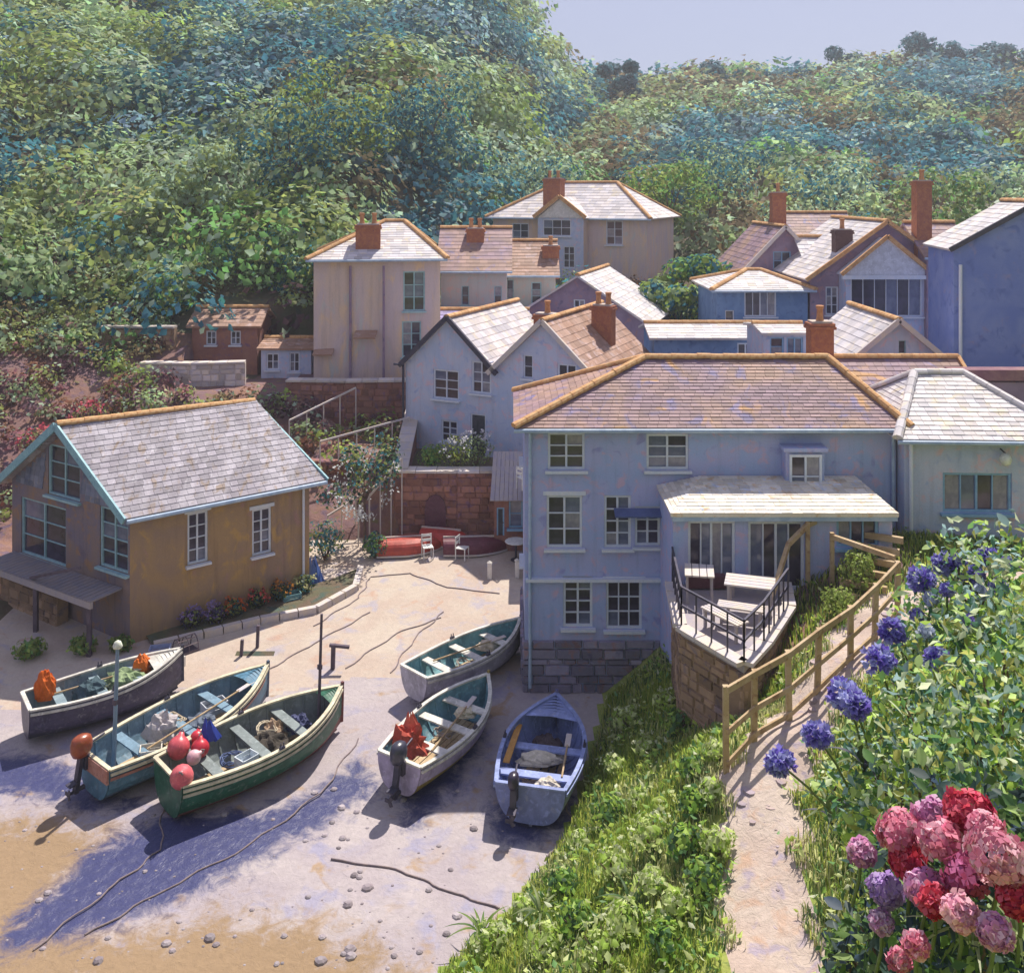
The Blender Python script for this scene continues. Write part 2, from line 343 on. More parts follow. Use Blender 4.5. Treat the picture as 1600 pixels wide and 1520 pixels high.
def tile_line(root, a, b, m, size=.45, name='ridge_tile', single=True, r=.13):
    """half-round ridge tiles from a to b, each one an object sharing one mesh"""
    a = Vector(a); b = Vector(b); L = (b - a).length; n = max(1, int(round(L / size))); d = (b - a).normalized()
    def tile(l):
        mb = MB(); k = 6; vs = []
        for x in (0, l):
            rr = r * (1.0 if x == 0 else .93)
            for i in range(k + 1):
                t = math.pi * (-.12 + 1.24 * i / k); vs.append((x, rr * math.cos(t), rr * math.sin(t) * .8))
        mb.add(vs, [(i, i + 1, i + k + 2, i + k + 1) for i in range(k)] + [tuple(range(k + 1))[::-1], tuple(range(k + 1, 2 * k + 2))]); return mb
    if single:
        me = tile(L / n * 1.03).mesh('ridge_tile'); base = root.location
        for i in range(n):
            o = link_mesh(name, me, m, root, a + (b - a) * i / n - base + Vector((0, 0, R.uniform(-.008, .012))))
            o.rotation_euler = d.to_track_quat('X', 'Z').to_euler()
    else:
        mb = MB(); q = d.to_track_quat('X', 'Z')
        for i in range(n):
            t = tile(L / n * 1.03); mb.add([q @ Vector(v) + a + (b - a) * i / n for v in t.v], t.f, R.uniform(.8, 1.15))
        mb.build('ridge_tiles', m, root)
def roof_planes(root, planes, m, near, th=.09, name='roof'):
    """planes: (eave0, eave1, top1, top0). slabs, then real slates over them"""
    mb = MB()
    for p in planes:
        q = [Vector(v) for v in p]
        if (q[2] - q[3]).length < 1e-4: q = q[:3]
        n = (q[1] - q[0]).cross(q[2] - q[0])
        if n.z < 0: q = q[::-1]
        mb.slab(q, th)
    ro = mb.build(name, m, root)
    sl_ = MB(); sz = dict(near=(.30, .24), mid=(.42, .34), far=(.6, .5))[near]
    for p in planes: slate_plane(sl_, *p, w=sz[0], h=sz[1])
    s = sl_.build('slate_courses', m, ro); s['kind'] = 'stuff'
    return ro
def chimney(root, x, y, z0, z1, w, d, rz=0, pots=2, m=None, two=False):
    m = m or M['brick']; c = MB(); c.box((x, y, (z0 + z1) / 2), (w, d, z1 - z0), rz)
    if two: c.box((x, y, z0 + (z1 - z0) * .2), (w * 1.25, d * 1.25, (z1 - z0) * .4), rz)
    c.box((x, y, z1 - .14), (w + .14, d + .14, .1), rz); c.box((x, y, z1 - .03), (w + .08, d + .08, .1), rz)
    o = c.build('chimney', m, root)
    f = MB(); f.box((x, y, z1 + .05), (w * .9, d * .9, .08), rz); f.build('flaunching', M['flaunch'], o)
    for i in range(pots):
        s = (i - (pots - 1) / 2) * w / max(pots, 1); p = MB()
        p.lathe((x + s * math.cos(rz), y + s * math.sin(rz), z1 + .08), [(.15, 0), (.12, .12), (.11, .42), (.145, .46), (.145, .54), (.10, .55)], 10)
        p.build('chimney_pot', M['brick_pot'], o, smooth=False)
    return o
def ibeam(root, a, b, w, h, m, name):
    mb = MB(); mb.beam(a, b, w, h); return mb.build(name, m, root)
def house(root, C, z0, ze, kind, zr, wallm, roofm, paintm, holes=None, near='far', ov=.3, ridge=None, ridge_t=(.3, .7),
          verge=None, ridgem=None, tiles='line', gutter=True, side_m=None, gable_m=None, front=True):
    """C: footprint corners front-left, front-right, back-right, back-left"""
    base = root.location; holes = holes or {}
    FL, FR, BR, BL = [Vector((c[0], c[1])) for c in C]; cs = [FL, FR, BR, BL]
    names = ['front', 'right', 'back', 'left']
    z_ = lambda p, z: Vector((p.x, p.y, z))
    for i, nm in enumerate(names):
        a, b = cs[i], cs[(i + 1) % 4]; L = (b - a).length; prof = [(0, ze), (L, ze)]
        if (kind == 'gy' and nm in ('front', 'back')) or (kind == 'gx' and nm in ('left', 'right')): prof = [(0, ze), (L / 2, zr), (L, ze)]
        m = wallm if nm == 'front' or not side_m else side_m
        wall(root, base, a, b, z0, prof, holes.get(nm, []), m, paintm)
    mid = lambda a, b, t=.5: a.lerp(b, t)
    planes = []; lift = .07
    if kind == 'gy':
        A, B_ = mid(FL, FR), mid(BL, BR); d = (B_ - A).normalized()
        for s, (f, b) in ((-1, (FL, BL)), (1, (FR, BR))):
            out = (f - A).normalized(); run = (f - A).length; sl_ = (zr - ze) / run
            e0 = z_(f + out * ov - d * ov, ze - sl_ * ov + lift); e1 = z_(b + out * ov + d * ov, ze - sl_ * ov + lift)
            t0 = z_(A - d * ov, zr + lift); t1 = z_(B_ + d * ov, zr + lift); planes.append((e0, e1, t1, t0) if s > 0 else (e1, e0, t0, t1))
        R0, R1 = z_(A - d * ov, zr + lift + .03), z_(B_ + d * ov, zr + lift + .03)
        lines = [(R0, R1)]
        vg = [(planes[0][1], R0), (planes[1][0], R0)]
    elif kind == 'gx':
        A, B_ = mid(FL, BL), mid(FR, BR); d = (B_ - A).normalized()
        for s, (l, r_) in ((1, (FL, FR)), (-1, (BL, BR))):
            oa = (l - A).normalized(); run = (l - A).length; sl_ = (zr - ze) / run; ob = (r_ - B_).normalized()
            e0 = z_(l + oa * ov - d * ov, ze - sl_ * ov + lift); e1 = z_(r_ + ob * ov + d * ov, ze - sl_ * ov + lift)
            t0 = z_(A - d * ov, zr + lift); t1 = z_(B_ + d * ov, zr + lift); planes.append((e0, e1, t1, t0) if s > 0 else (e1, e0, t0, t1))
        R0, R1 = z_(A - d * ov, zr + lift + .03), z_(B_ + d * ov, zr + lift + .03)
        lines = [(R0, R1)]; vg = [(planes[0][0], R0), (planes[0][1], R1)]
    else:
        if ridge is None:
            A, B_ = mid(FL, BL), mid(FR, BR); ridge = (A.lerp(B_, ridge_t[0]), A.lerp(B_, ridge_t[1]))
        ra, rb = [z_(Vector((q[0], q[1])), zr + lift) for q in ridge]
        cen = (FL + FR + BR + BL) / 4; ex = []
        for i in range(4):
            p = cs[i]; u1 = (cs[i] - cs[i - 1]).normalized(); u2 = (cs[i] - cs[(i + 1) % 4]).normalized(); q = p + (u1 + u2) * ov
            ex.append(z_(q, ze + lift - .08))
        planes = [(ex[0], ex[1], rb, ra), (ex[1], ex[2], rb, rb), (ex[2], ex[3], ra, rb), (ex[3], ex[0], ra, ra)]
        R0, R1 = ra + Vector((0, 0, .03)), rb + Vector((0, 0, .03))
        lines = [(R0, R1)] if (R1 - R0).length > .2 else []
        up = Vector((0, 0, .04)); lines += [(ex[0] + up, R0), (ex[1] + up, R1), (ex[3] + up, R0), (ex[2] + up, R1)]; vg = []
    ro = roof_planes(root, planes, roofm, near)
    rm = ridgem or M['terracotta']
    for i, (a, b) in enumerate(lines):
        tile_line(root, a, b, rm, .42 if near == 'near' else .6, single=(tiles == 'single' and (kind != 'hip' or i < 3)), r=.14 if near == 'near' else .15)
    if verge:
        for a, b in vg: ibeam(root, a + Vector((0, 0, -.02)), b + Vector((0, 0, -.02)), .13, .2, verge, 'bargeboard')
    if gutter and kind != 'gy':
        e0, e1 = planes[0][0], planes[0][1]
        g = MB(); g.tube([e0 + Vector((0, -.05, -.07)), e1 + Vector((0, -.05, -.07))], .06, 8); g.build('gutter', M['gutter'], root)
    return ro
def stone_skin(mb, p0, p1, z0, z1, holes=(), size=(.5, .26), proud=.05, z1b=None):
    """irregular courses of single stones standing proud of the wall p0-p1"""
    p0 = Vector((p0[0], p0[1])); p1 = Vector((p1[0], p1[1])); L = (p1 - p0).length; u = (p1 - p0) / L; n = Vector((u.y, -u.x))
    z = z0
    while z < max(z1, z1b or z1) - .05:
        h = size[1] * R.uniform(.7, 1.3); s = -R.random() * .2
        while s < L:
            w_ = size[0] * R.uniform(.5, 1.5); a, b = max(0, s), min(L, s + w_)
            zt = z1 + ((z1b if z1b is not None else z1) - z1) * ((a + b) / 2) / L
            zz = min(z + h, zt)
            if b - a > .06 and zz - z > .05 and not any(a < q[1] and b > q[0] and z < q[3] and zz > q[2] for q in holes):
                g = .014; d = proud * R.uniform(.4, 1.2); j = lambda: R.uniform(-.012, .012)
                def W(x, zq, dd): return (p0.x + u.x * x + n.x * dd, p0.y + u.y * x + n.y * dd, zq)
                c = .03
                back = [W(a + g, z + g, -.01), W(b - g, z + g, -.01), W(b - g, zz - g, -.01), W(a + g, zz - g, -.01)]
                fr = [W(a + g + c + j(), z + g + c * .6 + j(), d), W(b - g - c + j(), z + g + c * .6 + j(), d), W(b - g - c + j(), zz - g - c * .6 + j(), d), W(a + g + c + j(), zz - g - c * .6 + j(), d)]
                mb.add(back + fr, [(4, 5, 6, 7), (0, 1, 5, 4), (1, 2, 6, 5), (2, 3, 7, 6), (3, 0, 4, 7)], R.uniform(.65, 1.35))
            s += w_
        z += h
def stone_wall(name, pts, z0, z1, th, m, label, cat, coping=True, z1b=None, size=(.5, .26)):
    """free-standing or retaining wall along pts"""
    base = Vector((pts[0][0], pts[0][1], z0)); root = thing(name, base, label, cat)
    core = MB(); sk = MB(); cp = []
    n_ = len(pts) - 1
    for i, (a, b) in enumerate(zip(pts, pts[1:])):
        a = Vector((a[0], a[1])); b = Vector((b[0], b[1])); u = (b - a).normalized(); n = Vector((u.y, -u.x))
        t0 = z1 + ((z1b if z1b is not None else z1) - z1) * i / n_; t1 = z1 + ((z1b if z1b is not None else z1) - z1) * (i + 1) / n_
        q = [a, b, b - n * th, a - n * th]
        core.hexa([Vector((p.x, p.y, z0)) for p in q] + [Vector((q[0].x, q[0].y, t0)), Vector((q[1].x, q[1].y, t1)), Vector((q[2].x, q[2].y, t1)), Vector((q[3].x, q[3].y, t0))])
        stone_skin(sk, a, b, z0, t0, z1b=t1, size=size)
        if coping:
            L = (b - a).length; k = max(1, int(L / .7))
            for j in range(k):
                s0, s1 = L * j / k + .01, L * (j + 1) / k - .01; f = lambda s: t0 + (t1 - t0) * s / L
                c = MB(); pa, pb = a + u * s0, a + u * s1; o1, o2 = n * .1, -n * (th + .06)
                c.hexa([Vector((*(pa + o1), f(s0))), Vector((*(pb + o1), f(s1))), Vector((*(pb + o2), f(s1))), Vector((*(pa + o2), f(s0))),
                        Vector((*(pa + o1), f(s0) + .09)), Vector((*(pb + o1), f(s1) + .09 + R.uniform(0, .02))), Vector((*(pb + o2), f(s1) + .1)), Vector((*(pa + o2), f(s0) + .1))], R.uniform(.8, 1.15))
                c.build('coping_stone', M['coping'], root)
    core.build('wall_core', m, root); s = sk.build('stone_face', m, root); s['kind'] = 'stuff'
    return root
# ------------------------------------------------------------------ the lie of the land
def sstep(x, a, b):
    t = np.clip((x - a) / (b - a), 0, 1); return t * t * (3 - 2 * t)
def zbeach(X, Y):
    return .06 * np.clip(Y - 24, 0, 16) + .05 * np.sin(X * .9 + Y * .5) * np.sin(Y * .7 - X * .3) * (Y < 30)
BANK = [  # x, y, z measured points of the right bank, path, terrace and the slope the viewer stands on
    (2.3, 26.9, 0), (1.9, 24.5, 0), (1.2, 22, 0), (.2, 20.2, 0), (-1.2, 18.4, 0), (-2.6, 16, 0), (-5, 13, 0), (-9, 10, 0),
    (1.0, 26, -.8), (.2, 23, -.8), (-1, 20, -.9), (-3, 18, -1), (-6, 16, -1.2), (-10, 13, -1.2), (-16, 10, -1.2), (-6, 22, -2.2), (-2, 26, -2.0), (-14, 20, -2.5),
    (3.3, 15, 2.62), (4.9, 15, 2.65), (3.9, 18.1, 3.1), (5.5, 18.1, 3.25), (4.9, 19.6, 3.7), (6.4, 19.6, 3.85), (6.9, 21.7, 4.25), (8.3, 21.4, 4.35), (8.6, 23.2, 4.6), (10.5, 23.6, 4.75), (13, 24.6, 4.9), (17, 26, 5.2),
    (3.1, 12, 2.9), (4.6, 12, 3.0), (2.4, 20.5, 1.1), (3.4, 22.5, 1.5), (4.0, 25.5, 1.7), (3.8, 20.8, 2.6), (4.6, 21.4, 2.6), (5.6, 21.0, 3.3), (7.0, 22.8, 3.9), (8.2, 24.3, 4.3), (9.3, 26, 5.0), (7.3, 24.5, 4.0),
    (1.2, 17.5, 1.3), (1.9, 15, 2.0), (0, 14, 1.5), (-2, 11, 2.2), (-5, 8, 3.4), (-10, 5, 4), (1, 9, 4.5), (0, 5, 8.4), (0, 1.5, 12.4), (-3, 2.5, 9.5), (-8, -2, 10), (0, -3, 13.3), (5, -3, 14),
    (2.2, 9, 5.0), (3.9, 9, 5.6), (3.2, 7, 8.3), (4.6, 7.5, 8.6), (3.6, 5, 9.8), (6, 6, 9.8), (2.2, 5, 8.6), (2.6, 3.2, 10.8), (2.2, 1.5, 12.2), (6, 2, 12.2), (12, 3, 13),
    (6.3, 14.5, 3.9), (6.6, 11.5, 6.2), (7.3, 17.5, 4.6), (9, 14.5, 7.2), (9, 19.5, 5.3), (12, 20, 6.0), (14, 15, 8.6), (12, 9, 10.5), (20, 15, 11), (20, 22, 8.5), (20, 28, 7)]
_bp = np.array(BANK, float)
def _tps(r): return np.where(r > 0, r * r * np.log(r + 1e-9), 0)
_n = len(_bp); _A = np.zeros((_n + 3, _n + 3)); _d = np.hypot(_bp[:, None, 0] - _bp[None, :, 0], _bp[:, None, 1] - _bp[None, :, 1])
_A[:_n, :_n] = _tps(_d) + np.eye(_n) * .3; _Pm = np.c_[np.ones(_n), _bp[:, :2]]; _A[:_n, _n:] = _Pm; _A[_n:, :_n] = _Pm.T
_w = np.linalg.solve(_A, np.r_[_bp[:, 2], 0, 0, 0])
def zbank(X, Y):
    X = np.asarray(X, float); Y = np.asarray(Y, float); out = _w[_n] + _w[_n + 1] * X + _w[_n + 2] * Y
    for i in range(_n): out = out + _w[i] * _tps(np.hypot(X - _bp[i, 0], Y - _bp[i, 1]))
    return out
def bumpy(X, Y, s, a):
    return a * (np.sin(X * 1.3 * s + Y * .7 * s + 1.3) + np.sin(Y * 1.7 * s - X * .6 * s) + np.sin(X * .53 * s - Y * .31 * s + 4)) / 3
XT = -4.4
def zhill(X, Y):
    X = np.asarray(X, float); Y = np.asarray(Y, float)
    town = 3.3 + .17 * np.clip(Y - 45, 0, 30) + .208 * np.clip(Y - 75, 0, 125) - .12 * np.clip(Y - 205, 0, 200)
    town = town + .04 * np.clip(X - 20, 0, 60) * sstep(Y, 60, 120)
    left = .9 + .5 * np.clip(Y - 38, 0, 8) + .40 * np.clip(Y - 46, 0, 150) + .1 * np.clip(Y - 196, 0, 200)
    left = left + .16 * np.clip(-20 - X, 0, 80)
    Xb = np.interp(Y, [38, 46, 62, 90, 120, 170], [-4.4, -11, -12, -11, -10, -9]); wd = np.interp(Y, [38, 46, 80, 120, 200], [.2, 3, 12, 15, 18])
    w_ = 1 - sstep(X, Xb, Xb + wd)
    return town * (1 - w_) + left * w_ + bumpy(X, Y, .16, .9) * sstep(Y, 60, 90)
def height(X, Y):
    X = np.asarray(X, float); Y = np.asarray(Y, float)
    zb = zbeach(X, Y); near = np.maximum(zb, zbank(np.clip(X, -40, 22), np.clip(Y, -6, 30))); far = zhill(X, Y)
    # cottage garden edge: the hill begins behind the cottage
    edge = np.interp(X, [-60, -22, -18, -10, -4.41, -4.4, .4, .41, 11, 11.1, 60], [30, 35, 37.2, 38, 38.6, 38.7, 38.7, 34.6, 34.6, 29, 29])
    rightz = np.maximum(zhill(X, Y), 3.3) + .2
    z = np.where(Y < edge, near, far)
    z = np.where((X > .5) & (X < 11.1) & (Y > 27.9) & (Y < 34.6), .35, z)
    z = np.where((X >= 11.1) & (Y > 28), near * (1 - sstep(Y, 28, 40)) + far * sstep(Y, 28, 40), z)
    z = np.where((X < -17) & (Y < edge), zb + .25 * np.clip(-17 - X, 0, 30), z)
    # level pads
    for x0, x1, y0, y1, h in ((-11.2, 1.5, 46.4, 60, 5.2), (-17, -11.2, 46.4, 54, 5.0), (-2, 13.5, 66, 78, 8.5)):
        z = np.where((X > x0) & (X < x1) & (Y > y0) & (Y < y1), h, z)
    return z
def hz(x, y): return float(height(x, y))
ax = np.r_[np.linspace(-900, -60, 22), np.linspace(-56, -22.6, 20), np.arange(-22, 16.01, .2), np.linspace(18, 60, 22), np.linspace(80, 900, 22)]
ay = np.r_[np.linspace(-400, -20, 8), np.linspace(-14, 1.4, 10), np.arange(2, 40.01, .2), np.arange(40.8, 90, .9), np.linspace(92, 230, 50), np.linspace(250, 1400, 12)]
GX, GY = np.meshgrid(ax, ay); GZ = height(GX, GY)
GZ = GZ + np.where(GZ > zbeach(GX, GY) + .3, bumpy(GX, GY, 3., .05), 0)
def pathline(Y): return np.interp(Y, [8, 12, 15, 18.1, 19.6], [3.6, 3.85, 4.1, 4.7, 5.65]), np.interp(Y, [8, 15, 18.1, 19.6], [.8, .82, .85, .9])
PTH = [(3.6, 8), (3.85, 12), (4.1, 15), (4.35, 17), (4.75, 18.3), (5.7, 19.6), (6.7, 20.6), (7.75, 21.7), (9.4, 23.2), (11.5, 24.0), (16, 25.5)]
def dist_path(X, Y):
    d = np.full(np.shape(X), 1e9)
    for (a, b), (c, e) in zip(PTH, PTH[1:]):
        L2 = (c - a) ** 2 + (e - b) ** 2; t = np.clip(((X - a) * (c - a) + (Y - b) * (e - b)) / L2, 0, 1)
        d = np.minimum(d, np.hypot(X - a - t * (c - a), Y - b - t * (e - b)))
    return d
def zone(X, Y, Z):
    b = Z < zbeach(X, Y) + .02
    sl_ = b & (Y > 28.2 + .35 * np.sin(X * 1.1) + .12 * (X + 5)) & (X > -20)
    pa = (dist_path(X, Y) < .8 + .14 * np.sin(X * 3 + Y * 2.1)) & ~b & (Y > 7)
    z = np.zeros(np.shape(X), int); z[b] = 1; z[sl_] = 2; z[pa] = 3
    z[(z == 0) & (((X < -4.3) & (X > -40) & (Y > 33) & (Y < 51 + np.sin(X))) | ((X > 5.9) & (X < 11.2) & (Y > 21.9) & (Y < 28) & (dist_path(X, Y) > 1.0)))] = 5
    tf = (z == 0) & (Y < 28) & (Y > 0) & (X > -8); z[tf] = 4
    return z
ny, nx = GX.shape
CX = (GX[:-1, :-1] + GX[1:, 1:]) / 2; CY = (GY[:-1, :-1] + GY[1:, 1:]) / 2; CZ = (GZ[:-1, :-1] + GZ[1:, 1:] + GZ[1:, :-1] + GZ[:-1, 1:]) / 4
ZN = zone(CX, CY, CZ)
def grid_object(name, mask, m, label=None):
    jj, ii = np.nonzero(mask); q = np.stack([jj * nx + ii, jj * nx + ii + 1, (jj + 1) * nx + ii + 1, (jj + 1) * nx + ii], 1)
    used, inv = np.unique(q, return_inverse=True); q = inv.reshape(q.shape)
    vs = np.stack([GX.ravel()[used], GY.ravel()[used], GZ.ravel()[used]], 1)
    me = bpy.data.meshes.new(name); me.vertices.add(len(vs)); me.vertices.foreach_set('co', vs.ravel().astype('f'))
    me.loops.add(q.size); me.loops.foreach_set('vertex_index', q.ravel().astype('i')); me.polygons.add(len(q))
    me.polygons.foreach_set('loop_start', np.arange(0, q.size, 4, dtype='i')); me.polygons.foreach_set('loop_total', np.full(len(q), 4, 'i'))
    me.polygons.foreach_set('use_smooth', np.ones(len(q), bool)); me.update(); me.validate()
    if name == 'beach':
        for an, polys, soft in (('boat_shade', SHADEP, 1.1), ('ochre', OCHP, 1.9)):
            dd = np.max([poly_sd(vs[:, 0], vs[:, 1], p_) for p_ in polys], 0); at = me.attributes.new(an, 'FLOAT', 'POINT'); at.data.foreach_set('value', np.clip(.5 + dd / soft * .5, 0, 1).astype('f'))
    o = link_mesh(name, me, m); return tag(o, label, kind='structure')
def bp(px, py): # picture point on the flat beach
    Y = 14.7 * F / (py - 300); return (gx(px, Y), Y)
SHADEP = [[bp(*q) for q in ((560, 1190), (590, 1230), (500, 1290), (400, 1350), (300, 1400), (200, 1440), (60, 1480), (-40, 1500), (60, 1400), (150, 1320), (260, 1275), (400, 1270), (480, 1240))],  # outlines of the long boat shadows painted into the sand colour
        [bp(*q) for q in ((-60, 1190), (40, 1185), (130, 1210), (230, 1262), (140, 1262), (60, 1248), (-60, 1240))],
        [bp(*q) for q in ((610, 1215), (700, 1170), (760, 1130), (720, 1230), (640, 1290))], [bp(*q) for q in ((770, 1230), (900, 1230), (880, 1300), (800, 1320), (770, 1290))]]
OCHP = [[bp(*q) for q in ((-80, 1285), (100, 1275), (190, 1310), (140, 1360), (80, 1420), (200, 1460), (330, 1430), (470, 1440), (600, 1490), (640, 1580), (-100, 1580))]]
def poly_sd(X, Y, poly):
    d = np.full(X.shape, 1e9); ins = np.zeros(X.shape, bool)
    for (a, b), (c, e) in zip(poly, poly[1:] + poly[:1]):
        L2 = (c - a) ** 2 + (e - b) ** 2; t = np.clip(((X - a) * (c - a) + (Y - b) * (e - b)) / L2, 0, 1); d = np.minimum(d, np.hypot(X - a - t * (c - a), Y - b - t * (e - b)))
        ins ^= ((b > Y) != (e > Y)) & (X < (c - a) * (Y - b) / (e - b + 1e-12) + a)
    return np.where(ins, d, -d)
grid_object('ground', ZN == 0, M['soil'], 'soil and moss of the wooded valley sides and village terraces')
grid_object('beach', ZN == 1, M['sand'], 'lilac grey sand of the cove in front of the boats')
grid_object('slipway', ZN == 2, M['slip'], 'pale worn slipway climbing between the cottage and the big white house')
grid_object('earth_bank', ZN == 5, M['earth'], 'warm reddish mauve earth of the terraces behind the cottage')
grid_object('path', ZN == 3, M['path'], 'pinkish trodden footpath along the timber fence')
grid_object('bank', ZN == 4, M['turf'], 'green turf bank below the footpath')

def patch(name, poly, m, label, dz=.006, kind='structure'):
    """thin sheet lying 6 mm above the sand, following it; ragged outline"""
    xs = [p[0] for p in poly]; ys = [p[1] for p in poly]; st = .045
    X, Y = np.meshgrid(np.arange(min(xs), max(xs) + st, st), np.arange(min(ys), max(ys) + st, st))
    ins = np.zeros(X.shape, bool); Xj = X + .14 * np.sin(Y * 5.1 + X) + .08 * np.sin(Y * 13); Yj = Y + .12 * np.sin(X * 4.3) + .07 * np.sin(X * 11 + Y * 3)
    for i in range(len(poly)):
        x1, y1 = poly[i]; x2, y2 = poly[(i + 1) % len(poly)]
        ins ^= ((y1 > Yj) != (y2 > Yj)) & (Xj < (x2 - x1) * (Yj - y1) / (y2 - y1 + 1e-12) + x1)
    mb = MB(); h, w_ = X.shape; idx = {}
    # sample the sand surface exactly as its own grid interpolates it
    def zi(x, y):
        i = np.clip(np.searchsorted(ax, x) - 1, 0, nx - 2); j = np.clip(np.searchsorted(ay, y) - 1, 0, ny - 2)
        u = (x - ax[i]) / (ax[i + 1] - ax[i]); v = (y - ay[j]) / (ay[j + 1] - ay[j])
        return max(GZ[j, i] * (1 - u) * (1 - v) + GZ[j, i + 1] * u * (1 - v) + GZ[j + 1, i] * (1 - u) * v + GZ[j + 1, i + 1] * u * v, 0)
    vs = []; fs = []
    for j in range(h - 1):
        for i in range(w_ - 1):
            if ins[j, i] and ins[j + 1, i] and ins[j, i + 1] and ins[j + 1, i + 1]:
                f = []
                for a, b in ((j, i), (j, i + 1), (j + 1, i + 1), (j + 1, i)):
                    if (a, b) not in idx: idx[(a, b)] = len(vs); vs.append((X[a, b], Y[a, b], zi(X[a, b], Y[a, b]) + dz))
                    f.append(idx[(a, b)])
                fs.append(tuple(f))
    mb.add(vs, fs); o = mb.build(name, m, smooth=True); return tag(o, label, kind=kind)
def bp(px, py): # picture point on the flat beach
    Y = 14.7 * F / (py - 300); return (gx(px, Y), Y)
# ------------------------------------------------------------------ left cottage
A_ = Vector((-12.1, 30.4)); Bc = Vector((-7.2, 34.1)); Dc = Vector((-17.6, 33.8)); Cc = Bc + (Dc - A_)
cot = thing('cottage', (*A_, .3), 'tan stone cottage with turquoise bargeboards on its slate hung gable at the left', 'cottage')
h_side = [hole_px(A_, Bc, 309, 840, 32, 80, cols=2, rows=4, head=True), hole_px(A_, Bc, 409, 830, 30, 72, cols=2, rows=4, head=True)]
CO = [A_, Bc, Cc, Dc]; base = cot.location; ze, zr = 4.65, 6.9
G0, G1 = (A_ + Dc) / 2, (Bc + Cc) / 2
wall(cot, base, A_, Bc, .2, [(0, ze), ((Bc - A_).length, ze)], h_side, M['tan_wall'], M['white_paint'])
Lg = (A_ - Dc).length
hg = [hole_px(Dc, A_, 68, 830, 70, 90, cols=2, rows=3, paint=M['teal_paint']), hole_px(Dc, A_, 178, 843, 44, 95, cols=2, rows=4, paint=M['teal_paint']),
      hole_px(Dc, A_, 100, 738, 50, 80, cols=2, rows=3, paint=M['teal_paint'])]
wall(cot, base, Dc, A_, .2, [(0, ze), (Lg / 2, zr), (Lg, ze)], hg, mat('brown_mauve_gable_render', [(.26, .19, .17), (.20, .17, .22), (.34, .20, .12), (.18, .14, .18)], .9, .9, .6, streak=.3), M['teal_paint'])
wall(cot, base, Bc, Cc, .2, [(0, ze), (Lg / 2, zr - .25), (Lg, ze)], [], M['tan_wall'], M['teal_paint'])
wall(cot, base, Cc, Dc, .2, [(0, ze), ((Bc - A_).length, ze)], [], M['tan_wall'], M['teal_paint'])
# slate hanging in the gable, cut round its window
ug = (A_ - Dc).normalized(); ng = Vector((ug.y, -ug.x)); gs = MB(); z = ze - .1; hh = hg[2]
while z < zr - .35:
    half = (zr - z - .27) / (zr - ze) * Lg / 2; s = Lg / 2 - half + R.random() * .1
    while s < Lg / 2 + half - .15:
        e = s + .26; blocked = s < hh['c'] + hh['w'] / 2 + .05 and e > hh['c'] - hh['w'] / 2 - .05 and z < hh['z'] + hh['h'] / 2 + .05 and z + .2 > hh['z'] - hh['h'] / 2 - .05
        if not blocked and s > .02 and e < Lg - .02:
            a = Dc + ug * s; b = Dc + ug * (e - .01); o1 = ng * .035; o2 = ng * .006
            gs.hexa([Vector((*a, z)), Vector((*b, z)), Vector((*(b + o1), z)), Vector((*(a + o1), z)), Vector((*a, z + .24)), Vector((*b, z + .24)), Vector((*(b + o2), z + .24)), Vector((*(a + o2), z + .24))], R.uniform(.8, 1.25))
        s = e
    z += .2
gsl = gs.build('slate_hanging', mat('gable_hung_slates', [(.12, .14, .21), (.22, .23, .29), (.29, .25, .24)], 1.3, .75, .3, tint=True), cot); gsl['kind'] = 'stuff'
ov = .35; lift = .07; planes = []
u = (Bc - A_).normalized(); vv = (Dc - A_).normalized()
slp = (zr - ze) / (Lg / 2)
def V3(p, z): return Vector((p.x, p.y, z))
e0, e1 = V3(A_ - u * ov - vv * ov, ze - slp * ov + lift), V3(Bc + u * ov - vv * ov, ze - slp * ov + lift)
e2, e3 = V3(Cc + u * ov + vv * ov, ze - slp * ov + lift), V3(Dc - u * ov + vv * ov, ze - slp * ov + lift)
r0, r1 = V3(G0 - u * ov, zr + lift), V3(G1 + u * ov, zr - .22 + lift)
roof_planes(cot, [(e0, e1, r1, r0), (e2, e3, r0, r1)], M['slate_cot'], 'near')
up = Vector((0, 0, .03)); tile_line(cot, r0 + up, r1 + up * 4.5, M['terracotta'], .42, r=.15)
for a, b in ((e0, r0), (e3, r0), (e1, r1), (e2, r1)): ibeam(cot, a - Vector((0, 0, .06)) - V3(u, 0) * (.05 if a in (e0, e3) else -.05), b - Vector((0, 0, .04)) - V3(u, 0) * (.05 if a in (e0, e3) else -.05), .07, .26, M['bargeboard'], 'bargeboard')
g = MB(); g.tube([e0 - V3(vv, 0) * .06 - up * 3, e1 - V3(vv, 0) * .06 - up * 3], .075, 8); g.build('gutter', M['gutter'], cot)
g = MB(); g.tube([V3(Bc - u * .3 - vv * .1, .7), V3(Bc - u * .3 - vv * .1, ze - .3)], .045, 8); g.build('downpipe', M['white_paint'], cot)
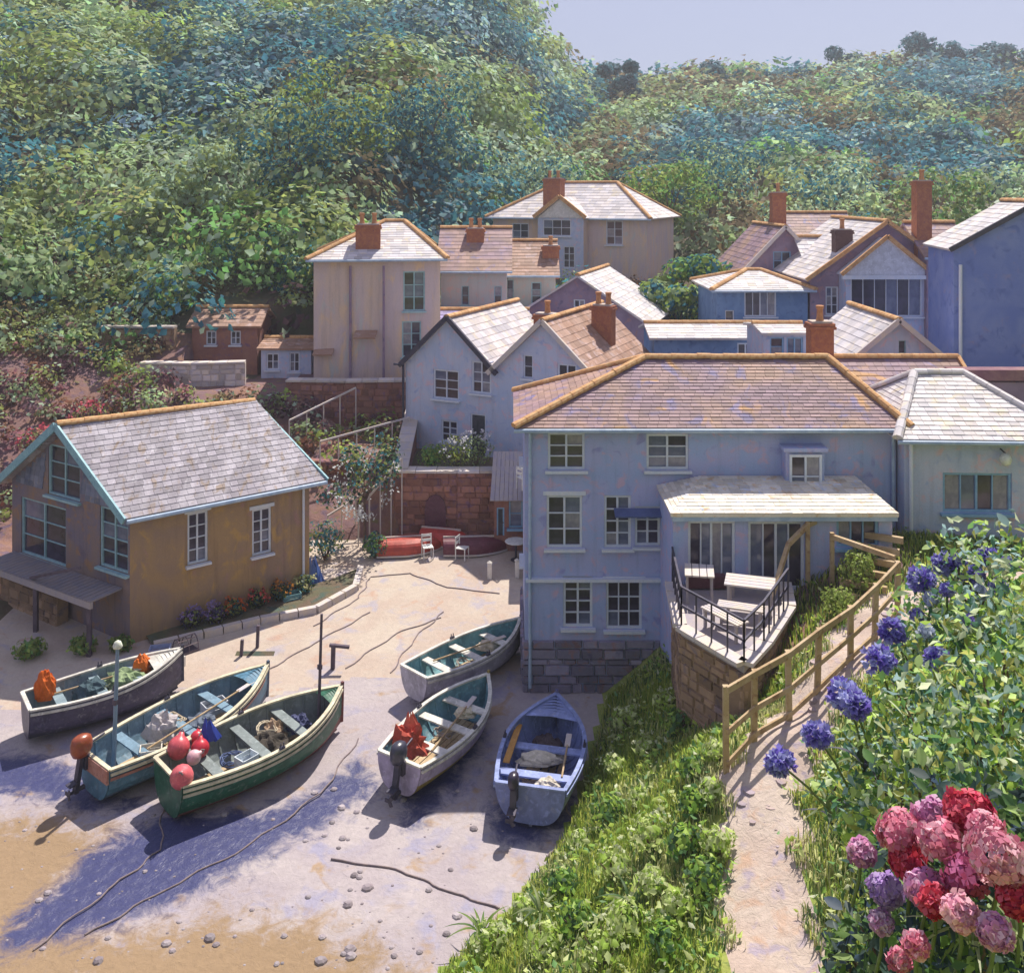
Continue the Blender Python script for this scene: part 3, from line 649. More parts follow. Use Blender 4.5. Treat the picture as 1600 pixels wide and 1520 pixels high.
# raised platform in front of the gable
nl = ng; pa = Dc + ug * .2 + nl * .05; pb = A_ - ug * .3 + nl * .05
plat = thing('balcony', (*((pa + pb) / 2 + nl * .8), .2), 'raised timber platform on posts in front of the slate hung gable', 'balcony')
k = int((pb - pa).length / .22)
for i in range(k):
    a = pa + ug * ((pb - pa).length * (i + .5) / k); ibeam(plat, V3(a, 2.1), V3(a + nl * 1.15, 2.06), .19, .05, M['dark_deck'], 'board')
ibeam(plat, V3(pa + nl * 1.1, 1.95), V3(pb + nl * 1.1, 1.95), .1, .2, M['deck'], 'beam')
for t in (.03, .5, .97):
    a = pa.lerp(pb, t) + nl * 1.05; ibeam(plat, V3(a, .2), V3(a, 1.86), .13, .13, M['dark_wood'], 'post')
a = pa.lerp(pb, .45) + nl * 1.05; b = pa.lerp(pb, .98) + nl * 1.4
ibeam(plat, V3(a, 2.1), V3(b, 3.2), .07, .09, M['dark_wood'], 'brace')
# low stone buttress under the platform
stone_wall('stone_wall', [tuple(pa + nl * .5), tuple(pa.lerp(pb, .55) + nl * .5)], .1, 1.55, .4, M['tan_stone'], 'brown rubble wall in the shade under the cottage platform', 'wall', coping=False)
# planting bed with a kerb along the side of the cottage
n1 = Vector((u.y, -u.x)); kb = thing('kerb', (*(A_ + n1 * .9 + u * 1.), .4), 'curved stone kerb along the foot of the tan cottage', 'kerb')
kp = [A_ + n1 * .75 + u * .5, A_ + n1 * 1.0 + u * 2, A_ + n1 * 1.25 + u * 3.8, A_ + n1 * 1.7 + u * 5.6, A_ + n1 * 1.1 + u * 7.4, A_ + u * 8.3 - n1 * .2]
for a, b in zip(kp, kp[1:]):
    L = (b - a).length; q = max(1, int(L / .6))
    for i in range(q):
        s, e = a.lerp(b, (i + .03) / q), a.lerp(b, (i + .97) / q); m_ = (s + e) / 2
        ibeam(kb, V3(s, hz(*s) + .08), V3(e, hz(*e) + .08), .22, .28, M['coping'], 'kerb_stone')
bed = MB(); z = lambda p: hz(p.x, p.y) + .12
ii = [A_ + u * t for t in (.5, 2, 3.8, 5.6, 7.2, 8.3)]
for (a, b), (c, d) in zip(zip(kp, kp[1:]), zip(ii, ii[1:])): bed.add([V3(a, z(a)), V3(b, z(b)), V3(d, z(d)), V3(c, z(c))], [(0, 1, 2, 3)])
tag(bed.build('flower_bed', M['soil']), 'narrow earth bed inside the kerb beside the tan cottage', kind='structure')

# ------------------------------------------------------------------ the big house at the slip
H0, H1 = (.37, 27.8), (11.12, 27.8); HB = 32.2
mh = thing('house', (.37, 27.8, .1), 'big lavender blue three storey house with orange ridge tiles beside the boats', 'house', None)
fw_ = [hole_px(H0, H1, 885, 705, 58, 58, cols=2, rows=3), hole_px(H0, H1, 1043, 706, 66, 56, cols=2, rows=3),
       hole_px(H0, H1, 882, 815, 56, 82, cols=2, rows=3, head=True), hole_px(H0, H1, 965, 815, 42, 82, cols=2, rows=4), hole_px(H0, H1, 1012, 822, 40, 62, cols=2, rows=3),
       hole_px(H0, H1, 903, 940, 46, 80, cols=2, rows=4), hole_px(H0, H1, 975, 945, 56, 76, cols=3, rows=3, head=True)]
house(mh, [H0, H1, (11.12, HB), (.37, HB)], .1, 7.95, 'hip', 9.45, M['lav_wall'], M['slate'], M['white_paint'],
      dict(front=fw_, left=[dict(c=2, z=6.8, w=.9, h=1.1), dict(c=3.2, z=4.2, w=.9, h=1.2)]), near='near', ov=.32, ridge=((4.15, 30.0), (9.85, 30.0)), tiles='single')
# rough plinth
sk = MB(); stone_skin(sk, (.3, 27.77), (4.3, 27.77), 0., 1.75, size=(.55, .24), proud=.09); stone_skin(sk, (.34, 32), (.34, 27.75), 0., 1.6, size=(.55, .24), proud=.08)
q = sk.build('plinth_stones', M['plinth'], mh); q['kind'] = 'stuff'
s = MB(); s.box((2.35, 27.72, 3.5), (3.9, .16, .09)); s.build('string_course', M['white_paint'], mh)
s = MB(); s.slab([(2.95, 27.8, 5.5), (2.95, 27.45, 5.38), (4.75, 27.45, 5.38), (4.75, 27.8, 5.5)][::-1], .05); s.build('door_canopy', mat('ultramarine_canopy', [(.09, .12, .26), (.12, .16, .32)], 2, .5, .2), mh)
for X in (.52, 11.0):
    s = MB(); s.tube([(X, 27.7, .4), (X, 27.7, 7.8)], .05, 8); s.build('downpipe', M['gutter'], mh)
# three storey dormer-like window box above the bay roof
dw = P(1252, 738, 27.7); s = MB(); s.box((dw.x, 27.6, dw.z), (1.1, .5, 1.42)); s.box((dw.x, 27.56, dw.z + .76), (1.26, .64, .1)); s.build('window_box', M['lav_wall'], mh)
window_parts(mh, (dw.x, 27.31, dw.z), 0, .92, 1.25, 2, 2, M['white_paint'], mh.location)
# the bay: single-storey sun room on the terrace, with its cream roof
B0, B1 = (4.28, 25.5), (10.1, 25.5)
bh = [hole_px(B0, B1, 1112, 860, 74, 92, cols=4, rows=1), hole_px(B0, B1, 1213, 868, 88, 106, cols=4, rows=1), hole_px(B0, B1, 1340, 830, 66, 50, cols=3, rows=1, paint=M['blue_paint'])]
wall(mh, mh.location, B0, B1, 2.6, [(0, 6.15), (5.82, 6.15)], bh, M['lav_wall'], M['white_paint'], 'bay_wall')
for a, b in (((4.28, 27.8), B0), (B1, (10.1, 27.8))): wall(mh, mh.location, a, b, 1.2, [(0, 6.15), (2.3, 6.15)], [], M['lav_wall'], M['white_paint'], 'bay_wall')
E = [Vector((4.18, 25.3, 6.22)), Vector((10.2, 25.3, 6.22)), Vector((9.9, 27.75, 6.5)), Vector((5.5, 27.75, 6.5))]
roof_planes(mh, [(E[0], E[1], E[2], E[3]), (Vector((4.18, 27.75, 6.22)), E[0], E[3], E[3])], M['bay_lead'], 'near', name='bay_roof')
s = MB(); s.box((7.2, 25.38, 6.08), (5.95, .12, .13)); s.build('fascia', M['gutter'], mh)

# terrace in front of the bay
TZ = 4.3; TE = [(4.25, 25.45), (4.04, 22.9), (5.1, 21.1), (5.8, 22.1), (6.9, 24.0), (7.2, 25.45)]
ter = thing('terrace', (4.04, 22.9, 2.), 'raised paved terrace behind a tan stone wall beside the sun room', 'terrace')
s = MB(); s.slab([(x, y, TZ) for x, y in TE][::1], .18); s.build('paving', M['deck'], ter)
core = MB(); skn = MB()
for a, b in ((TE[0], TE[1]), (TE[1], TE[2]), (TE[2], TE[3]), (TE[3], TE[4]), (TE[4], TE[5])):
    a = Vector(a); b = Vector(b); uu = (b - a).normalized(); nn = Vector((uu.y, -uu.x))
    core.hexa([V3(a, .8), V3(b, .8), V3(b - nn * .35, .8), V3(a - nn * .35, .8), V3(a, TZ - .19), V3(b, TZ - .19), V3(b - nn * .35, TZ - .19), V3(a - nn * .35, TZ - .19)])
    stone_skin(skn, a, b, .9, TZ - .19, size=(.42, .2), proud=.05)
    L = (b - a).length; q = max(1, int(L / .6))
    for i in range(q):
        p_, r_ = a.lerp(b, (i + .02) / q) + nn * .03, a.lerp(b, (i + .98) / q) + nn * .03
        ibeam(ter, V3(p_, TZ + .04), V3(r_, TZ + .04), .34, .09, M['coping'], 'coping_stone')
core.build('wall_core', M['tan_stone'], ter); q = skn.build('stone_face', M['tan_stone'], ter); q['kind'] = 'stuff'
rl = thing('railing', (4.1, 23, TZ + .08), 'dark iron railing round the edge of the raised terrace', 'railing')
for a, b in ((TE[0], TE[1]), (TE[1], TE[2]), (TE[2], TE[3]), (TE[3], TE[4])):
    a = Vector(a); b = Vector(b)
    for dz in (.98, .55): ibeam(rl, V3(a, TZ + dz), V3(b, TZ + dz), .05, .045, M['iron'], 'rail')
    k = max(2, int((b - a).length / .42))
    for i in range(k + 1):
        p_ = a.lerp(b, i / k); ibeam(rl, V3(p_, TZ + .08), V3(p_, TZ + 1.0), .035, .035, M['iron'], 'baluster')
# terrace furniture
def table(x, y, rz, L, label, bench=False):
    t = thing('bench' if bench else 'table', (x, y, TZ), label, 'bench' if bench else 'table', 'cream terrace furniture', rz)
    h = .45 if bench else .74; w_ = .4 if bench else .75
    for i in range(4):
        mb = MB(); mb.box((0, -w_ / 2 + w_ * (i + .5) / 4, h), (L, w_ / 4 - .02, .04)); link_mesh('slat', mb.mesh('slat'), M['coping'], t)
    for sx in (-1, 1):
        for sy in (-1, 1):
            mb = MB(); mb.box((sx * (L / 2 - .1), sy * (w_ / 2 - .07), h / 2), (.06, .06, h)); link_mesh('leg', mb.mesh('leg'), M['deck'], t)
    return t
table(5.9, 23.8, -.3, 1.2, 'cream slatted table on the terrace before the sun room doors')
table(5.5, 23.05, -.35, 1.1, 'cream slatted bench on the railing side of the terrace table', True)
table(6.2, 24.7, -.2, 1.2, 'cream slatted bench between the terrace table and the sun room', True)
table(4.78, 24.5, 1.4, .8, 'small cream slatted table at the left end of the terrace')
table(5.0, 22.6, -1.0, 1.2, 'cream slatted bench inside the terrace corner railing', True)
pl = MB(); pl.box((5.1, 25.2, TZ + .2), (1.0, .26, .3)); top('planter', pl, paint('maroon_trough', (.14, .05, .07)), 'maroon trough under the left sun room window', 'planter')
# timber-edged steps climbing the red earth bank right of the terrace
st = thing('steps', (8.4, 24, 4.3), 'rough timber edged steps with a handrail climbing the red earth bank', 'steps')
for i in range(7):
    x, y, z = 8.5 + i * .22, 23.7 + i * .3, 4.35 + i * .2
    ibeam(st, (x - .55, y + .25, z), (x + .45, y - .3, z), .12, .16, M['wood'], 'step')
for a, b in ((P(1205, 935, 24.2), P(1232, 850, 25.1)), (P(1262, 820, 25.4), P(1330, 790, 26.2)), (P(1300, 838, 25.0), P(1398, 872, 23.6)), (P(1232, 850, 25.1), P(1262, 820, 25.4))):
    ibeam(st, a, b, .1, .12, M['wood'], 'handrail')
for p_ in (P(1262, 820, 25.4), P(1330, 790, 26.2), P(1300, 838, 25.0)):
    g0 = min(hz(p_.x, p_.y), p_.z - .3); ibeam(st, (p_.x, p_.y, g0), (p_.x, p_.y, p_.z + .1), .1, .1, M['wood'], 'post')

# ------------------------------------------------------------------ timber fence along the path
fen = thing('fence', (4.2, 19.0, 3.3), 'brown timber post and rail fence along the footpath', 'fence')
fp = [(1135, 1075, 18.9), (1178, 1050, 19.4), (1232, 1020, 20.0), (1278, 985, 20.6), (1330, 950, 21.3), (1368, 915, 22.1), (1402, 880, 22.9)]
tops = [P(*q) for q in fp]
for i, t in enumerate(tops):
    g0 = hz(t.x, t.y) - .1; mb = MB(); mb.beam((t.x + R.uniform(-.02, .02), t.y, g0), (t.x + R.uniform(-.04, .04), t.y, t.z + .05), .11, .11); mb.build('post', M['wood'], fen)
for a, b in zip(tops, tops[1:]):
    ibeam(fen, a + Vector((0, -.07, 0)), b + Vector((0, -.07, 0)), .06, .13, M['wood'], 'rail')
    ga, gb = hz(a.x, a.y), hz(b.x, b.y)
    for k in (.12, .5): ibeam(fen, Vector((a.x, a.y - .08, ga + (a.z - ga) * k)), Vector((b.x, b.y - .08, gb + (b.z - gb) * k)), .045, .11, M['wood'], 'rail')

# ------------------------------------------------------------------ house at the right edge, its neighbour behind
r5 = thing('house', (11.15, 27.3, 4), 'pale blue house with blue framed window at the right edge, above the flowering shrub', 'house')
a5, b5 = (11.16, 27.3), (15.6, 27.1)
house(r5, [a5, b5, (15.8, 31.4), (11.16, 31.4)], 3.6, 7.75, 'hip', 9.05, M['blue_wall'], M['slate_light'], M['blue_paint'],
      dict(front=[hole_px(a5, b5, 1527, 770, 108, 62, cols=4, rows=1)]), near='near', ov=.32, ridge=((12.4, 29.6), (13.9, 29.6)), ridgem=M['slate_light'])
s = MB(); s.tube([(11.3, 27.18, 4), (11.3, 27.18, 7.7)], .06, 8); s.build('downpipe', M['white_paint'], r5)
l = MB(); c = P(1571, 718, 26.9); l.lathe(c, [(.03, -.18), (.13, -.12), (.17, 0), (.13, .12), (.03, .18)], 12); l.build('lamp_globe', paint('milky_lamp', (.72, .74, .62)), r5, smooth=True)
l = MB(); l.tube([c + Vector((0, 0, .17)), c + Vector((0, .38, .25))], .02, 6); l.build('lamp_bracket', M['iron'], r5)
gw = MB(); g0, g1 = P(1482, 584, 31.6), P(1640, 584, 31.6); gw.beam(g0, g1, .6, .35); o = top('garden_wall', gw, mat('maroon_wall_top', [(.20, .10, .13), (.28, .16, .16)], 1.5, .9, .5), 'maroon topped low wall behind the roof at the right edge', 'wall')
sup = MB(); sup.box((g0.x / 2 + g1.x / 2, 31.7, (g0.z + 4) / 2 - .1), (g1.x - g0.x, .5, g0.z - 4 - .3)); sup.build('wall_body', M['violet_wall'], o)
rex = thing('house', (10.9, 31.8, 3.5), 'low rear wing with orange verge and brick chimney behind the big lavender house', 'house')
house(rex, [(11.2, 31.9), (15.6, 31.9), (15.6, 36.4), (11.2, 36.4)], 3.2, 7.4, 'gx', 8.75, M['lav_wall'], M['slate'], M['white_paint'], near='near', ov=.25, verge=M['terracotta'])
chimney(rex, gx(1281, 33.9), 33.9, 6.5, gz(505, 33.9), .8, .6, pots=1)
# ------------------------------------------------------------------ houses up the valley
def add_house(px_front, Y, z0, py_eave, kind, py_ridge, depth, label, wallm, roofm, paintm=None, wins=(), lwins=(), yaw=0., near='mid', cat='house', **kw):
    """front wall seen between two columns of the photograph at distance Y; yaw turns it (right end nearer when positive)"""
    fl = Vector((gx(px_front[0], Y), Y)); ca, sa = math.cos(yaw), math.sin(yaw)
    u = Vector((ca, -sa)); k = (px_front[1] - 800) / F; s = (k * fl.y - fl.x) / (u.x - k * u.y); fr = fl + u * s
    back = Vector((sa, ca)) * depth; ze = gz(py_eave, fl.y); mid = (fl + fr) / 2
    zr = gz(py_ridge, mid.y if kind == 'gy' else (mid + back / 2).y)
    t = thing('house', (fl.x, fl.y, z0), label, cat)
    house(t, [fl, fr, fr + back, fl + back], z0, ze, kind, zr, wallm, roofm, paintm or M['white_paint'],
          dict(front=[hole_px(fl, fr, *w[:4], **(w[4] if len(w) > 4 else {})) for w in wins], left=[dict(c=c, z=z, w=ww, h=h) for c, z, ww, h in lwins]), near=near, **kw)
    return t, fl, fr, ze, zr
W22 = dict(cols=2, rows=2); W23 = dict(cols=2, rows=3); DR = dict(kind='door')
# double-gabled white house
yaw = math.radians(25); u = Vector((math.cos(yaw), -math.sin(yaw))); bk = Vector((math.sin(yaw), math.cos(yaw))) * 7
d0 = Vector((-4.76, 43.)); d1 = d0 + u * 4.4; d2 = d1 + u * 4.6
dh = thing('house', (*d0, 3.3), 'white double gabled house with dark windows, left of the lavender house roof', 'house')
house(dh, [d0, d1, d1 + bk, d0 + bk], 2.4, 7.1, 'gy', 9.15, M['blue_wall'], M['slate_light'], M['white_paint'],
      dict(front=[hole_px(d0, d1, 697, 601, 40, 46, **W23), hole_px(d0, d1, 752, 590, 30, 50, **W23), hole_px(d0, d1, 702, 674, 26, 34, **W23), hole_px(d0, d1, 747, 680, 24, 66, **DR)],
           left=[dict(c=3, z=5.9, w=.8, h=1.)]), near='mid', ov=.22, verge=M['iron'])
house(dh, [d1, d2, d2 + bk, d1 + bk], 2.4, 7.1, 'gy', 9.25, M['blue_wall'], M['slate_brown'], M['white_paint'],
      dict(front=[hole_px(d1, d2, 825, 573, 15, 36, cols=1, rows=2), hole_px(d1, d2, 886, 592, 30, 46, **W22)]), near='mid', ov=.22, verge=M['coping'])
chimney(dh, gx(943, 43.4), 43.4, 7.5, gz(478, 43.4), .95, .6, -yaw, 2)
chimney(dh, gx(856, 41.6), 41.9, 8.4, gz(492, 41.9), 1.1, .55, -yaw, 1)
s = MB(); s.tube([(d0.x - .1, d0.y - .12, 3), (d0.x - .1, d0.y - .12, 7.), (d0.x - .5, d0.y - .3, 7.05)], .06, 6); s.build('downpipe', M['iron'], dh)
# tall tan house with hipped roof and big brick chimney
t, fl, fr, ze, zr = add_house((490, 688), 48, 5.1, 405, 'hip', 348, 7, 'tall pinkish tan house with blue framed windows and a big brick chimney', M['buff_wall'], M['slate_light'], M['teal_paint'],
    [(647, 455, 34, 62, W23), (643, 530, 30, 56, W23)], yaw=-.12, ridge_t=(.55, .72), ov=.35)
chimney(t, gx(574, 49), 49.3, 9.6, gz(352, 49.3), 1.25, .8, .12, 2, two=True)
for px, py, w_ in ((507, 553, 30), (572, 527, 34)):
    p_ = P(px, py, 48.1); s = MB(); s.slab([(p_.x - w_ / 62, 48.3, p_.z + .25), (p_.x - w_ / 62, 47.5, p_.z), (p_.x + w_ / 62, 47.5, p_.z), (p_.x + w_ / 62, 48.3, p_.z + .25)][::-1], .08); s.build('canopy', M['slate_brown'], t)
for px in (548, 600):
    p_ = P(px, 500, 48.2); s = MB(); s.tube([(p_.x, 48.1, 5.2), (p_.x, 48.1, 11.)], .07, 6); s.build('downpipe', M['violet_wall'], t)
# pale wing behind it
t, fl, fr, ze, zr = add_house((689, 792), 53, 5.1, 420, 'gx', 358, 7, 'pale wing with narrow windows joined behind the tall tan house', M['cream_wall'], M['slate'], M['teal_paint'],
    [(727, 462, 12, 30, dict(cols=1, rows=2)), (778, 462, 12, 30, dict(cols=1, rows=2))], ov=.3)
chimney(t, gx(743, 55.5), 55.5, 11.5, gz(358, 55.5), 1.0, .8, 0, 2)
t, fl, fr, ze, zr = add_house((794, 868), 56, 5.6, 428, 'gx', 378, 6, 'small cream house under a brown slate roof, between the two tall houses', M['cream_wall'], M['slate_brown'], M['teal_paint'],
    [(797, 452, 11, 30, dict(cols=1, rows=2)), (838, 458, 16, 34, dict(cols=1, rows=3))], ov=.25)
chimney(t, gx(860, 58), 57.6, 9.5, gz(385, 57.6), 1.0, .7, 0, 1)
add_house((684, 822), 49.5, 5.1, 506, 'gx', 486, 3, 'low violet roofed lean-to behind the double gabled house', M['violet_wall'], mat('violet_slates', [(.26, .22, .44), (.32, .28, .46)], .9, .6, .3, tint=True), None, ov=.2)
# grey gable house, middle distance
t, fl, fr, ze, zr = add_house((800, 1012), 53, 5.6, 497, 'gy', 432, 7, 'grey gabled house with a pale mossy roof and two brick stacks above the brown roof', M['violet_wall'], M['slate_light'], None,
    [(905, 480, 18, 24, W22)], ov=.25, yaw=.32)
chimney(t, gx(918, 53), 53.6, 8.6, gz(445, 53.6), .8, .7, -.3, 1, m=M['violet_wall'])
# hill-top house with pediment
yaw = math.radians(24)
t, fl, fr, ze, zr = add_house((770, 1010), 72, 8.3, 339, 'hip', 287, 7.5, 'hipped pale house with a white pediment, highest up the valley', M['buff_wall'], M['slate_light'], None,
    [(813, 366, 26, 34, W23), (960, 364, 26, 38, W23)], yaw=yaw, ridge_t=(.33, .72), ov=.45, near='far')
ub = (fr - fl).normalized(); nb = Vector((ub.y, -ub.x)); c = fl + ub * ((fr - fl).length * .49)
pb0, pb1 = c - ub * 1.75 + nb * 1.0, c + ub * 1.75 + nb * 1.0
wall(t, t.location, pb0, pb1, 8.3, [(0, ze), (1.75, ze + 1.35), (3.5, ze)], [hole_px(pb0, pb1, 870, 356, 44, 26, cols=3, rows=2), hole_px(pb0, pb1, 889, 402, 18, 34, cols=2, rows=3, sill=False)], M['blue_wall'], M['white_paint'], 'porch_wall')
for a, b in ((c - ub * 1.75, pb0), (pb1, c + ub * 1.75)): wall(t, t.location, a, b, 8.3, [(0, ze), (1.0, ze)], [], M['buff_wall'], M['white_paint'], 'porch_wall')
cn = c + nb * 1.25; cb = c - nb * 2.4
roof_planes(t, [(V3(cn - ub * 2., ze), V3(cb - ub * 2., ze), V3(cb, ze + 1.5), V3(cn, ze + 1.5)), (V3(cn + ub * 2., ze), V3(cb + ub * 2., ze), V3(cb, ze + 1.5), V3(cn, ze + 1.5))], M['slate_light'], 'far', name='porch_roof')
ibeam(t, V3(cn - ub * 2., ze + .06), V3(cn, ze + 1.56), .16, .26, M['terracotta'], 'bargeboard'); ibeam(t, V3(cn + ub * 2., ze + .06), V3(cn, ze + 1.56), .16, .26, M['terracotta'], 'bargeboard')
s = MB(); s.add([V3(pb0 + nb * .06, ze + .02), V3(pb1 + nb * .06, ze + .02), V3(c + nb * 1.06, ze + 1.36), V3(pb0 + nb * .02, ze + .02), V3(pb1 + nb * .02, ze + .02), V3(c + nb * 1.02, ze + 1.36)], [(0, 1, 2), (5, 4, 3), (0, 3, 4, 1), (1, 4, 5, 2), (2, 5, 3, 0)]); s.build('pediment', paint('pediment_white', (.72, .70, .68)), t)
chimney(t, gx(867, 70), 71.5, 13.5, gz(280, 71.5), 1.35, 1., -yaw, 2)
# long low store with pale roof
t, fl, fr, ze, zr = add_house((1022, 1192), 45, 5., 528, 'gx', 507, 3.5, 'long low blue grey store with a pale roof behind the big roof ridge', M['mid_blue'], M['slate_light'], None, [(1165, 546, 26, 20, dict(cols=2, rows=1))], ov=.25, gutter=False)
t, fl, fr, ze, zr = add_house((1194, 1264), 41, 4.6, 522, 'gx', 508, 3, 'little white hut with bright blue panes left of the brick chimney', M['blue_wall'], M['slate_light'], M['white_paint'], [(1214, 542, 22, 30, dict(cols=1, rows=2, paint=M['blue_paint'])), (1242, 542, 26, 30, dict(cols=2, rows=1, paint=M['blue_paint']))], ov=.15, gutter=False)
# right-hand cluster
t, fl, fr, ze, zr = add_house((1122, 1330), 56, 6, 465, 'gy', 356, 7, 'grey lilac gabled house with a thin white verge behind the blue bay', M['violet_wall'], M['slate'], None, [(1222, 408, 28, 30, dict(cols=2, rows=2, paint=M['blue_paint']))], ov=.25, verge=M['coping'])
chimney(t, gx(1219, 59), 59.5, 11, gz(302, 59.5), .85, .7, 0, 1)
add_house((1236, 1345), 62, 6, 388, 'gx', 334, 7, 'long purple slate roof at the back of the right hand cluster', M['violet_wall'], M['slate'], None, ov=.3)
t, fl, fr, ze, zr = add_house((1120, 1262), 50, 5.5, 452, 'hip', 424, 5, 'blue house with a pale hipped roof over a tall triple window', M['mid_blue'], M['slate_light'], M['white_paint'], [(1188, 474, 50, 42, dict(cols=4, rows=1)), (1140, 500, 14, 30, dict(cols=1, rows=2))], ov=.35, ridge_t=(.45, .62))
t, fl, fr, ze, zr = add_house((1266, 1502), 50, 5.4, 432, 'gy', 348, 8, 'plum coloured house with orange verges and a white pedimented window bay', M['violet_wall'], M['slate_light'], None, [(1300, 470, 20, 44, W23), (1470, 500, 26, 50, W23)], ov=.3, verge=M['terracotta'])
yb = 48.9; b0, b1 = Vector((gx(1322, yb), yb)), Vector((gx(1448, yb), yb)); zb0 = gz(505, yb); zb1 = gz(430, yb)
wall(t, t.location, b0, b1, 5.4, [(0, zb1), ((b1 - b0).length, zb1)], [hole_px(b0, b1, 1385, 464, 112, 62, cols=6, rows=1)], M['blue_wall'], M['white_paint'], 'bay_wall')
for a, b in ((Vector((b0.x, 50)), b0), (b1, Vector((b1.x, 50)))): wall(t, t.location, a, b, 5.4, [(0, zb1), (1.1, zb1)], [], M['blue_wall'], M['white_paint'], 'bay_wall')
mx = (b0.x + b1.x) / 2; za = gz(372, yb)
s = MB(); s.add([(b0.x - .2, yb - .1, zb1), (b1.x + .2, yb - .1, zb1), (mx, yb - .1, za), (b0.x - .2, 49.9, zb1), (b1.x + .2, 49.9, zb1), (mx, 49.9, za)], [(0, 1, 2), (5, 4, 3), (0, 3, 4, 1), (1, 4, 5, 2), (2, 5, 3, 0)]); s.build('pediment', paint('pediment_pale', (.60, .62, .68)), t)
for sx, e in ((-1, b0.x - .3), (1, b1.x + .3)): ibeam(t, (e, yb - .2, zb1 + .05), (mx, yb - .2, za + .1), .14, .2, M['terracotta'], 'bargeboard')
s = MB(); s.box((mx, yb - .15, zb1 - .1), (b1.x - b0.x + .5, .2, .2)); s.build('cornice', M['white_paint'], t)
chimney(t, gx(1324, 50.2), 51, 10.5, gz(360, 51), .9, .7, 0, 1, m=paint('soot_brown_stack', (.12, .06, .06)))
add_house((1268, 1360), 53.5, 6, 425, 'gx', 372, 5, 'white roofed cottage with orange ridge left of the plum gable', M['violet_wall'], M['slate_light'], None, ov=.25)
# deep blue rendered tall house
fl = Vector((18.86, 41.)); u = Vector((.985, -.17)).normalized(); fr = fl + u * 6.6; bk = Vector((-u.y, u.x)) * 4.2
t = thing('house', (*fl, 5), 'tall deep blue rendered house with a pale roof at the right edge', 'house')
house(t, [fl, fr, fr + bk, fl + bk], 4.2, gz(388, 41), 'gy', gz(318, 40.5), M['deep_blue'], M['slate_light'], M['white_paint'], {}, near='mid', ov=.2, verge=M['iron'])
s = MB(); p_ = fl + u * .25 - Vector((-u.y, u.x)) * .1; s.tube([(p_.x, p_.y, 5), (p_.x, p_.y, 11.6)], .07, 6); s.build('downpipe', M['white_paint'], t)
chimney(t, gx(1440, 50), 50, 9, gz(284, 50), .78, .7, 0, 1)
add_house((1448, 1520), 48.6, 5, 400, 'gx', 350, 5, 'violet house squeezed between the plum gable and the deep blue house', M['violet_wall'], M['slate'], None, ov=.2)
# small gable in front of them
add_house((1316, 1486), 37.5, 3.6, 572, 'gy', 502, 5, 'small pale blue gable house with orange tipped roof behind the rear wing', M['blue_wall'], M['slate_light'], M['teal_paint'], [(1410, 552, 12, 40, dict(cols=1, rows=2)), (1440, 566, 30, 16, dict(cols=2, rows=1))], ov=.3, verge=M['coping'])
# outbuildings left of the tall tan house
add_house((408, 486), 50, 4.8, 545, 'gx', 530, 3, 'small pale blue outbuilding left of the tall tan house', M['blue_wall'], M['slate_brown'], None, [(426, 565, 20, 26, W22), (460, 566, 16, 30, W22)], ov=.2, gutter=False)
add_house((300, 402), 51, 4.9, 508, 'gx', 482, 3, 'long low brown roofed shed at the foot of the wooded slope', M['stone'], M['slate_brown'], None, [(330, 528, 16, 22, W22), (368, 528, 16, 22, W22)], ov=.25, gutter=False)
# lean-to shed against the big house
sh = thing('shed', (-.9, 37.2, .8), 'small stone shed with a grey corrugated lean-to roof left of the lavender house', 'shed')
s0, s1 = (gx(772, 37.2), 37.2), (gx(826, 37.2), 37.2); sw = s1[0] - s0[0]
wall(sh, sh.location, s0, s1, .6, [(0, gz(778, 37.2)), (sw, gz(778, 37.2))], [hole_px(s0, s1, 806, 803, 22, 44, cols=1, rows=2), hole_px(s0, s1, 782, 815, 12, 44, kind='door')], M['stone'], M['blue_paint'])
wall(sh, sh.location, (s0[0], 38.6), s0, .6, [(0, 3.9), (1.4, gz(778, 37.2))], [], M['stone'], M['white_paint'])
ra, rb = Vector((s0[0] - .15, 37.0, gz(782, 37.0))), Vector((s1[0] + .1, 37.0, gz(782, 37.0))); rc, rd = Vector((s1[0] + .1, 38.7, 4.25)), Vector((s0[0] - .05, 38.7, 4.25))
for i in range(9):
    a, b, c, d = ra.lerp(rb, i / 9), ra.lerp(rb, (i + .93) / 9), rd.lerp(rc, (i + .93) / 9), rd.lerp(rc, i / 9); mb = MB(); mb.slab([a, b, c, d], .05 + .02 * (i % 2)); mb.build('roof_sheet', M['deck'], sh)
# ------------------------------------------------------------------ retaining walls
stone_wall('retaining_wall', [(-4.7, 38.5), (-2.2, 38.45), (.5, 38.5)], .5, 3.45, .5, M['stone'], 'dark brown retaining wall with an arched door at the back of the slipway', 'wall')
stone_wall('retaining_wall', [(-10.9, 46.3), (-8, 46.1), (-4.9, 46.3)], 3.0, 5.55, .5, M['stone'], 'brown terrace wall under the tall tan house', 'wall')
stone_wall('retaining_wall', [(-4.75, 46.4), (-4.75, 38.6)], .8, 5.3, .5, M['stone'], 'purple brown side wall stepping down left of the double gabled house', 'wall', z1b=3.5)
stone_wall('garden_wall', [(-9.6, 41.6), (-7, 41.2), (-5, 41.4)], 1.4, 3.1, .4, M['stone'], 'rough brown terrace wall behind the cottage, lower of the two on the slope', 'wall', coping=False)
stone_wall('garden_wall', [(-20.5, 41.5), (-16, 41.9), (-11, 43.0)], 1.6, 4.2, .4, M['stone'], 'purple brown wall on the slope directly behind the cottage ridge', 'wall', coping=False)
